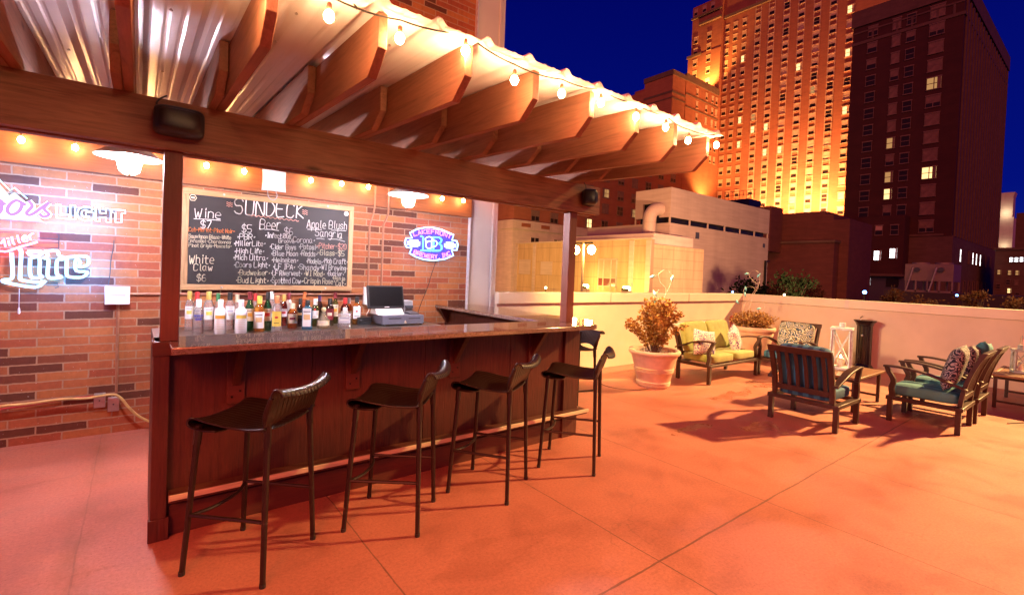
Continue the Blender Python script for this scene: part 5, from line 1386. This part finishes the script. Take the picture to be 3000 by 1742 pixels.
# beige plant building with big elbow duct
wh = thing('plant_building', 'beige clad rooftop plant building with louvre strip and elbow duct', 'building', (30, 20.35, -6))
MB().box(0, 15.4, 0, 8, 0, o(5.46)).build('lower_wall', M['cladding'], wh)
up = MB(); up.box(.0, 15.4, 0, .18, o(5.88), o(8.0)).box(.18, 15.4, 2.9, 3.1, o(5.88), o(8.0)).box(.18, 15.4, .18, 2.9, o(7.8), o(8.0))
up.box(0, .18, .18, .95, o(5.88), o(8)).box(0, .18, 2.4, 3.1, o(5.88), o(8)).box(0, .18, .95, 2.4, o(6.95), o(8)).box(15.2, 15.4, .18, 2.9, o(5.88), o(8))
up.build('upper_cladding', M['cladding'], wh)
lv_ = MB(); lv_.box(.3, 15, .3, 2.8, o(5.46), o(7.7)); lv_.build('plant_interior', M['black_metal'], wh)
ps_ = MB()
for k in range(7): ps_.box(.02 + k * 2.54, .12 + k * 2.54, .02, .12, o(5.46), o(5.88))
for k in range(3): ps_.box(.02, .12, .0 + k * 1.5 + .02, .12 + k * 1.5, o(5.46), o(5.88))
ps_.build('louvre_post', M['cladding'], wh)
MB().tube(spline([(-.9, 1.1, o(3.2)), (-.9, 1.1, o(5.5)), (-.75, 1.05, o(6.15)), (-.3, .95, o(6.45)), (.4, .85, o(6.45))], 6), .47, 20).build('elbow_duct', plain('beige_duct', (.45, .36, .27), .5), wh)
bands = MB()
for z in (3.9, 4.7, 5.4): bands.lathe([(.485, 0), (.485, .06)], 20, (-.9, 1.1, o(z)))
bands.build('duct_band', M['cladding'], wh)
for x, z, s in ((3.6, 4.8, .22), (14.5, 4.74, .16)): MB().box(x - s, x + s, -.05, 0, o(z - s * 1.1), o(z + s * 1.1)).build('vent', M['dark_grey'], wh)
MB().box(14.7, 14.85, -.2, -.05, o(-2.6), o(3.4)).box(14.85, 15.4, -.2, -.05, o(3.3), o(3.4)).build('downpipe', M['black_metal'], wh)
# yellow lit stone building
yl = thing('stone_building', 'low pale stone building lit bright yellow beyond the parapet', 'building', (25, 18.2, -6))
ywm = panel_mat('stone_panels_side', 'yz', (.64, .50, .26), 1.55, 1.05, (.45, .34, .2))
ywx = panel_mat('stone_panels_end', 'xz', (.60, .46, .25), 1.2, .62, (.42, .31, .18))
MB().box(0, .3, .0, 13.6, 0, o(3.85)).build('front_wall', ywm, yl)
MB().box(.3, 6, 0, .3, 0, o(3.55)).build('end_wall', ywx, yl)
MB().box(.3, 6, .3, 13.5, 0, o(3.5)).build('roof_slab', M['cladding'], yl)
MB().box(1.4, 6, .8, 9.2, o(3.5), o(4.4)).build('roof_upstand', M['stone'], yl, bevel=.1)
MB().box(-.04, .34, -.04, 13.6, o(3.851), o(3.95)).build('coping', M['stone'], yl)
for (a, b2, z0, z1) in ((8.93, 10.27, 1.38, 2.4), (11.5, 13.0, 1.36, 2.55)): MB().box(-.03, 0, a, b2, o(z0), o(z1)).build('blind_panel', M['stone'], yl)
for y in (.0, 1.3, 10.9, 13.2): MB().box(-.06, 0, y, y + .35, 0, o(3.8)).build('pilaster', M['stone'], yl)
W = MB(); W.box(-.05, 0, 2.62, 2.70, o(.5), o(2.6)).box(-.05, 0, 3.08, 3.16, o(.5), o(2.6)).box(-.05, 0, 3.74, 3.82, o(.5), o(2.6)).box(-.05, 0, 4.2, 4.28, o(.5), o(2.6)).box(-.05, 0, 2.62, 4.28, o(2.55), o(2.63)).box(-.05, 0, 2.62, 4.28, o(1.3), o(1.36)).box(-.05, 0, 2.62, 4.28, o(.74), o(.8))
W.build('window', M['stone'], yl)
MB().box(-.02, 0, 2.70, 4.20, o(.8), o(1.3)).build('pane', plain('reddish_glass', (.15, .04, .03), .2), yl)
MB().box(-.02, 0, 2.70, 4.20, o(1.36), o(2.55)).build('blind', M['blind'], yl)
# cooling unit
cu = thing('cooling_unit', 'grey rooftop cooling unit with two fans and slanting ducts', 'cooling unit', (55, 10.85, 1.15))
gm = plain('galvanised_sheet', (.26, .20, .16), .5, .2, var=.1, nscale=1.5)
MB().box(0, 3, -1.65, 1.65, .95, 2.45).build('casing', gm, cu)
q = MB()
for y in (-1.6, -.75, .05, .85, 1.55): q.box(0, .12, y - .06, y + .06, 0, .95).box(2.8, 2.95, y - .06, y + .06, 0, .95)
q.box(0, 3, -1.65, 1.65, -.05, .12); q.build('stand', gm, cu)
for y in (-.8, .8): MB().lathe([(.62, 2.45), (.62, 2.62), (.56, 2.62), (.5, 2.5)], 24, (1.2, y, 0)).build('fan_shroud', gm, cu)
for y in (.98, -.62): MB().tube([(-.5, y + .45, .02), (-.45, y, 2.15)], .075, 10).build('slanting_duct', M['steel'], cu); 
for y in (.78, -.86): MB().tube([(-.2, y, 1.95), (.02, y, 1.95)], .2, 14).build('port', M['dark_grey'], cu)
tag(MB().box(53.5, 66, 2, 13.6, -6, 1.1).build('garage_block', plain('dark_garage', (.05, .04, .035), .8)), 'dark low garage block carrying the cooling unit', 'building')
# far right buildings
fr_ = thing('far_building', 'pale low building with arched lit windows at the right edge', 'building', (120, 0, -6))
MB().box(0, 10, -12, 14.7, 0, o(8.9)).build('wall', M['dstone'], fr_)
MB().box(-.3, 10, -12, 14.9, o(8.7), o(9.1)).build('cornice', M['dstone'], fr_)
for y, z, k in ((12.64, 7.0, 'lit1'), (12.02, 7.0, 'lit1'), (11.4, 7.05, 'lit1'), (14.05, 4.8, 'lit2'), (12.75, 4.75, 'lit2'), (11.83, 4.75, 'lit2'), (12.9, 3.1, 'dark'), (11.9, 3.05, 'full'), (14.1, 2.3, 'dark'), (12.69, 1.6, 'lit0'), (11.7, .9, 'dark')): window(fr_, 'x', (0, y, o(z)), .45, .75, k, M['winframe_d'], M['blind_d'], .08)
f2_ = thing('far_building', 'plain beige tower block half hidden at the right edge', 'building', (200, 0, -6))
MB().box(0, 20, -8, 20.6, 0, o(24.2)).build('wall', M['dstone'], f2_)
for k in range(4):
    for j in range(4): window(f2_, 'x', (0, 11 - k * 3.2, o(8 + j * 4)), 1.2, 1.6, rnd.choice(('dark', 'half')), M['winframe_d'], M['blind_d'])
ct_ = thing('far_tower', 'distant white lit tower with a stepped crown beyond the dark tower', 'building', (300, 34.2, -6))
MB().box(0, 12, -3.4, 3.4, 0, o(20)).build('shaft', M['dstone'], ct_)
MB().box(.8, 10, -2.4, 2.4, o(20), o(34)).build('upper_shaft', M['stone'], ct_)
MB().prism([(-1.9, o(34)), (1.9, o(34)), (1.9, o(43)), (2.4, o(45)), (-2.4, o(45)), (-1.9, o(43))], 'x', 1.4, 8).build('crown', M['stone'], ct_)
for y in (-1.2, 1.2):
    MB().box(-.1, .0, y - .8, y + .8, o(18), o(19.2)).build('lit_arch', LITW[1], ct_)
for j in range(4):
    for y in (-2.4, -.8, .8, 2.4): MB().box(-.1, 0, y - .4, y + .4, o(3 + j * 3.6), o(5 + j * 3.6)).build('window', M['pane'], ct_)

# ------------------------------------------------------------------ trees and shrubs beyond the parapet
M['bark'] = plain('tree_bark', (.08, .05, .035), .9, var=.3)
def tree(name, label, loc, h, r, cz, mat, n, ls, group, seed):
    rn = random.Random(seed); t = thing(name, label, 'tree' if 'tree' in name else 'shrub', loc, 0, group)
    tk = MB(); tk.tube(spline([(0, 0, 0), (.03 * h, .02 * h, h * .3), (0, 0, h * .6)], 5), [.05 * h * (.5 - .04 * i) * .5 + .008 for i in range(11)], 7)
    ends = []
    for k in range(14):
        a = rn.uniform(0, 2 * PI); u = rn.uniform(.2, 1)
        s_ = Vector((0, 0, h * rn.uniform(.2, .55))); e_ = Vector((math.cos(a) * r * u, math.sin(a) * r * u, cz + rn.uniform(-.9, 1.0) * (h - cz) * (1 - .5 * u)))
        tk.tube(spline([s_, s_.lerp(e_, .5) + Vector((0, 0, .06 * h)), e_], 4), [.012 * h * (1 - .1 * i) * .5 for i in range(9)], 5); ends.append(e_)
    tk.build('trunk', M['bark'], t)
    cr = MB()
    for k in range(n):
        c = rn.choice(ends); q_ = c + Vector((rn.gauss(0, 1), rn.gauss(0, 1), rn.gauss(0, .8))) * r * .27
        leaf(cr, q_, rv(rn) + Vector((0, 0, .2)), rv(rn), ls * rn.uniform(.6, 1.3), ls * rn.uniform(.2, .35))
    cr.build('crown', mat, t, smooth=False, recalc=False)
    return t
gl = leafmat('dark_green_leaf', (.008, .018, .006), (.014, .03, .01), (.025, .045, .015))
rl_ = leafmat('rusty_leaf', (.05, .018, .01), (.09, .035, .018), (.13, .06, .03))
TG = 'trees beyond the parapet'
tree('tree', 'dark green bushy tree in front of the beige plant building', (20, 9.75, -2.6), 4.25, .75, 3.5, gl, 1500, .17, TG, 1)
tree('tree', 'dark green tree in front of the low brick building', (30, 12.0, -2.6), 4.5, .95, 3.55, gl, 1500, .2, TG, 2)
SG = 'small rusty shrubs showing over the orange parapet'
for i, (y, z, lab) in enumerate(((6.87, 1.34, 'small rusty shrub tip left of the two dark green trees'), (5.76, 1.44, 'small rusty shrub tip right of the warm parapet lamp'), (3.87, 1.42, 'small rusty shrub tip below the cooling unit ducts'), (3.27, 1.36, 'wider rusty shrub below the right part of the cooling unit'), (2.28, 1.47, 'dark rusty shrub tip right of the small blue light'), (1.58, 1.36, 'rusty shrub tip at the far right edge over the parapet'))):
    tree('shrub', lab, (16, y, -2.6), z + 2.6, .22 if i != 3 else .34, z + 2.25, rl_, 420, .085, SG, 20 + i)
# ------------------------------------------------------------------ visible lamps, then floodlights out of view and added fill lights
def post_lamp(name, label, loc, h, col, s, rad, cat='lamp'):
    t = thing(name, label, cat, loc)
    MB().tube([(0, 0, 0), (0, 0, h)], .03, 8).build('post', M['black_metal'], t)
    MB().ellip((0, 0, h + rad), rad, rad, rad, nu=8, nv=12).build('bulb', emit(name + '_glow', col, s), t)
    MB().lathe([(rad * .6, 0), (rad * .4, .03)], 10, (0, 0, h - .01)).build('collar', M['black_metal'], t)
    return t
tw = thing('street_lamp', 'twin headed street lamp glowing yellow in front of the stone building', 'street lamp', (15, 14.36, -2.6))
MB().tube([(0, 0, 0), (0, 0, 5.42)], [.07, .05], 10).build('pole', plain('pale_pole', (.6, .52, .4), .5), tw)
MB().bar((0, -.5, 5.42), (0, .5, 5.42), .06, .06).build('cross_arm', M['black_metal'], tw)
G = emit('sodium_globe', (1.0, .52, .13), 230)
for s_ in (-.46, .46): MB().ellip((0, s_, 5.13), .17, .17, .19, nu=8, nv=12).build('globe', G, tw)
def wall_flood(label, loc):
    t = thing('flood_lamp', label, 'floodlight', loc, 0, 'ground floodlights at the stone building')
    MB().box(-.12, .12, -.3, .3, -3.3, -.12).build('stand', M['stone'], t, bevel=.02)
    MB().ellip((0, 0, 0), .12, .26, .12, .6, .6, 8, 16).build('lens', emit('flood_lens', (1.0, .56, .14), 160), t)
    MB().box(-.15, -.12, -.28, .28, -.14, .02).build('visor', M['black_metal'], t)
    return t
wall_flood('glaring floodlight left of the three light window', (23.6, 22.3, .72))
wall_flood('glaring floodlight right of the three light window', (23.6, 18.85, .74))
post_lamp('path_lamp', 'small round white lamp over the parapet left of the right bar post', (24.2, 26.9, -2.6), 2.9, (1, .75, .4), 8, .10)
post_lamp('path_lamp', 'bright blue white lamp on a thin post beyond the orange parapet', (18, 5.07, -2.6), 3.8, (.10, .30, 1.0), 22, .055)
post_lamp('path_lamp', 'small blue light low at the right beyond the parapet', (40, 6.48, -2.6), 3.62, (.12, .32, 1.0), 12, .07)
post_lamp('path_lamp', 'small warm lamp peeping over the orange parapet', (13, 5.37, -2.6), 3.72, (1, .7, .35), 10, .028)
post_lamp('path_lamp', 'small bluish lamp at the parapet corner beside the green tree', (13, 6.72, -2.6), 3.72, (.2, .4, 1.0), 8, .025)

ORG_ = (1.0, .50, .17)
# floodlight from the right: parallel shadows over the deck
D = Vector((.768, -.336, .545)).normalized()
light('deck_flood_and_fill', 'SPOT', Vector((5.0, 1.6, 0)) + D * 60, 760000, (1.0, .56, .19), to=(12.8, -1.3, 0), spot_size=R(16.8), spot_blend=1.0, shadow_soft_size=1.1)
light('corner_fill', 'SPOT', (4.2, 3.7, 2.7), 600, (1.0, .60, .18), to=(6.6, 5.05, .6), spot_size=R(95), spot_blend=.8, shadow_soft_size=.12)  # added yellow fill on the back parapet, no fixture here
light('street_fill', 'SPOT', (15, 27, 1.5), 2700, (1.0, .54, .12), to=(25, 26, 1.2), spot_size=R(110), spot_blend=.7, shadow_soft_size=.2)  # added fill to brighten the left of the stone facade
light('street_fill', 'SPOT', (22, 4, 1.5), 21000, (1.0, .47, .26), to=(36, 20.3, 4), spot_size=R(80), spot_blend=.8, shadow_soft_size=.3)  # added warm fill for the plant building's long face
light('street_fill', 'SPOT', (18, 14, 3), 2200, (1.0, .44, .16), to=(30, 22, 6), spot_size=R(60), spot_blend=.8, shadow_soft_size=.3)  # second added fill, toward the plant building corner
# light the neon tubes throw back on the bricks
for x, z, sx_, sz_, en, c in ((-.62, 1.80, .9, .32, 15, (.0, .27, 1.0)), (-.45, 1.34, .5, .26, 7, (.0, .25, 1.0)), (2.73, 1.75, .62, .36, 3.5, (.05, .26, 1.0)), (-.75, 1.54, .4, .06, 1.5, (1.0, .12, .3))):
    a = light('neon_glow', 'AREA', (x, 4.985, z), en, c, to=(x, 6, z), shape='RECTANGLE', size=sx_, size_y=sz_)
light('street_fill', 'SPOT', (38, 55, 2), 20000, (1.0, .50, .16), to=(60, 70.5, 6), spot_size=R(90), spot_blend=.8, shadow_soft_size=.3)  # added warm fill for the limestone base, no lamp built there
light('above_roof_fill', 'SPOT', (2.2, 2.6, 2.85), 170, (1.0, .58, .18), to=(2.9, 5.1, 4.6), spot_size=R(120), spot_blend=.8, shadow_soft_size=.1)  # added fill that yellows the brick and column above the roof
light('deck_flood_and_fill', 'SPOT', (-7, -9, 10), 7000, (1.0, .14, .05), to=(1.6, 2.2, .3), spot_size=R(42), spot_blend=.9, shadow_soft_size=2.2)  # added red fill for deck and bar front, unseen behind the camera
light('corner_fill', 'SPOT', (4.3, 4.3, 2.2), 640, (1.0, .56, .27), to=(10.0, 1.6, .75), spot_size=R(70), spot_blend=.9, shadow_soft_size=.12)  # added peach fill on the parapet behind the fountain
# added red fill as city glow, from behind the camera (wide and dim)
sun = light('city_glow_fill', 'SUN', (0, 0, 50), 1.15, (1.0, .165, .055), to=None, angle=R(40))
sun.rotation_euler = Vector((.80, .50, -.42)).to_track_quat('-Z', 'Y').to_euler()
# facade floodlights of the hotel
for y, e in ((41.5, 1.0), (46, .85), (51, .7), (56, .55), (61, .35)):
    light('facade_floodlight', 'SPOT', (119.5, y, 13), 80000 * e, (1.0, .37, .125), to=(125.2, y + 1, 55), spot_size=R(104), spot_blend=.8, shadow_soft_size=.5)
light('facade_floodlight', 'SPOT', (120.5, 73, 53.6), 26000, (1.0, .42, .10), to=(124, 75.5, 66), spot_size=R(120), spot_blend=.7, shadow_soft_size=.4)
light('facade_floodlight', 'SPOT', (117, 66.5, 22), 14000, (1.0, .44, .12), to=(118, 70.5, 32), spot_size=R(120), spot_blend=.8, shadow_soft_size=.4)
light('facade_floodlight', 'SPOT', (124, 44, 78), 60000, (1.0, .5, .2), to=(125, 36, 90), spot_size=R(120), spot_blend=.7, shadow_soft_size=.4)
light('crown_floodlight', 'POINT', (298.5, 34.2, 36), 600, (1, .8, .55), shadow_soft_size=.3)
light('crown_floodlight', 'POINT', (298.5, 34.2, 21.5), 300, (1, .8, .55), shadow_soft_size=.3)

# ------------------------------------------------------------------ night sky
w = bpy.data.worlds.new('World'); scene.world = w; w.use_nodes = True; nt = w.node_tree
bg = nt.nodes['Background']
tc = nt.nodes.new('ShaderNodeTexCoord'); sx = nt.nodes.new('ShaderNodeSeparateXYZ'); nt.links.new(tc.outputs['Generated'], sx.inputs[0])
rp = nt.nodes.new('ShaderNodeValToRGB'); nt.links.new(sx.outputs['Z'], rp.inputs[0])
e = rp.color_ramp.elements
e[0].position = 0; e[0].color = (.004, .013, .19, 1); e[1].position = .65; e[1].color = (.0001, .0006, .078, 1)
e2 = rp.color_ramp.elements.new(.16); e2.color = (.0006, .004, .155, 1)
nt.links.new(rp.outputs[0], bg.inputs[0]); bg.inputs[1].default_value = 1.0

# ------------------------------------------------------------------ camera
F, YAW, PIT, ROL = 1404.53, .908902, -.0203595, .0383626
f = Vector((math.cos(PIT) * math.cos(YAW), math.cos(PIT) * math.sin(YAW), math.sin(PIT)))
r = Vector((math.sin(YAW), -math.cos(YAW), 0)); u = r.cross(f)
c_, s_ = math.cos(ROL), math.sin(ROL)
r2 = r * c_ + u * s_; u2 = u * c_ - r * s_
cam = bpy.data.cameras.new('camera'); co = bpy.data.objects.new('camera', cam); COL.objects.link(co)
mw = Matrix((( r2.x, u2.x, -f.x, 0), (r2.y, u2.y, -f.y, 0), (r2.z, u2.z, -f.z, 1.45), (0, 0, 0, 1)))
co.matrix_world = mw
cam.sensor_width = 36; cam.lens = F / 3000 * 36; cam.shift_y = -44.5 / 3000
cam.clip_start = .05; cam.clip_end = 1500
scene.camera = co

vs = scene.view_settings; vs.view_transform = 'Standard'; vs.look = 'None'; vs.exposure = .3; vs.gamma = 1
scene.cycles.use_denoising = True
scene.cycles.max_bounces = 8; scene.cycles.diffuse_bounces = 4; scene.cycles.transparent_max_bounces = 12
scene.cycles.sample_clamp_indirect = 6; scene.cycles.caustics_reflective = False; scene.cycles.caustics_refractive = False
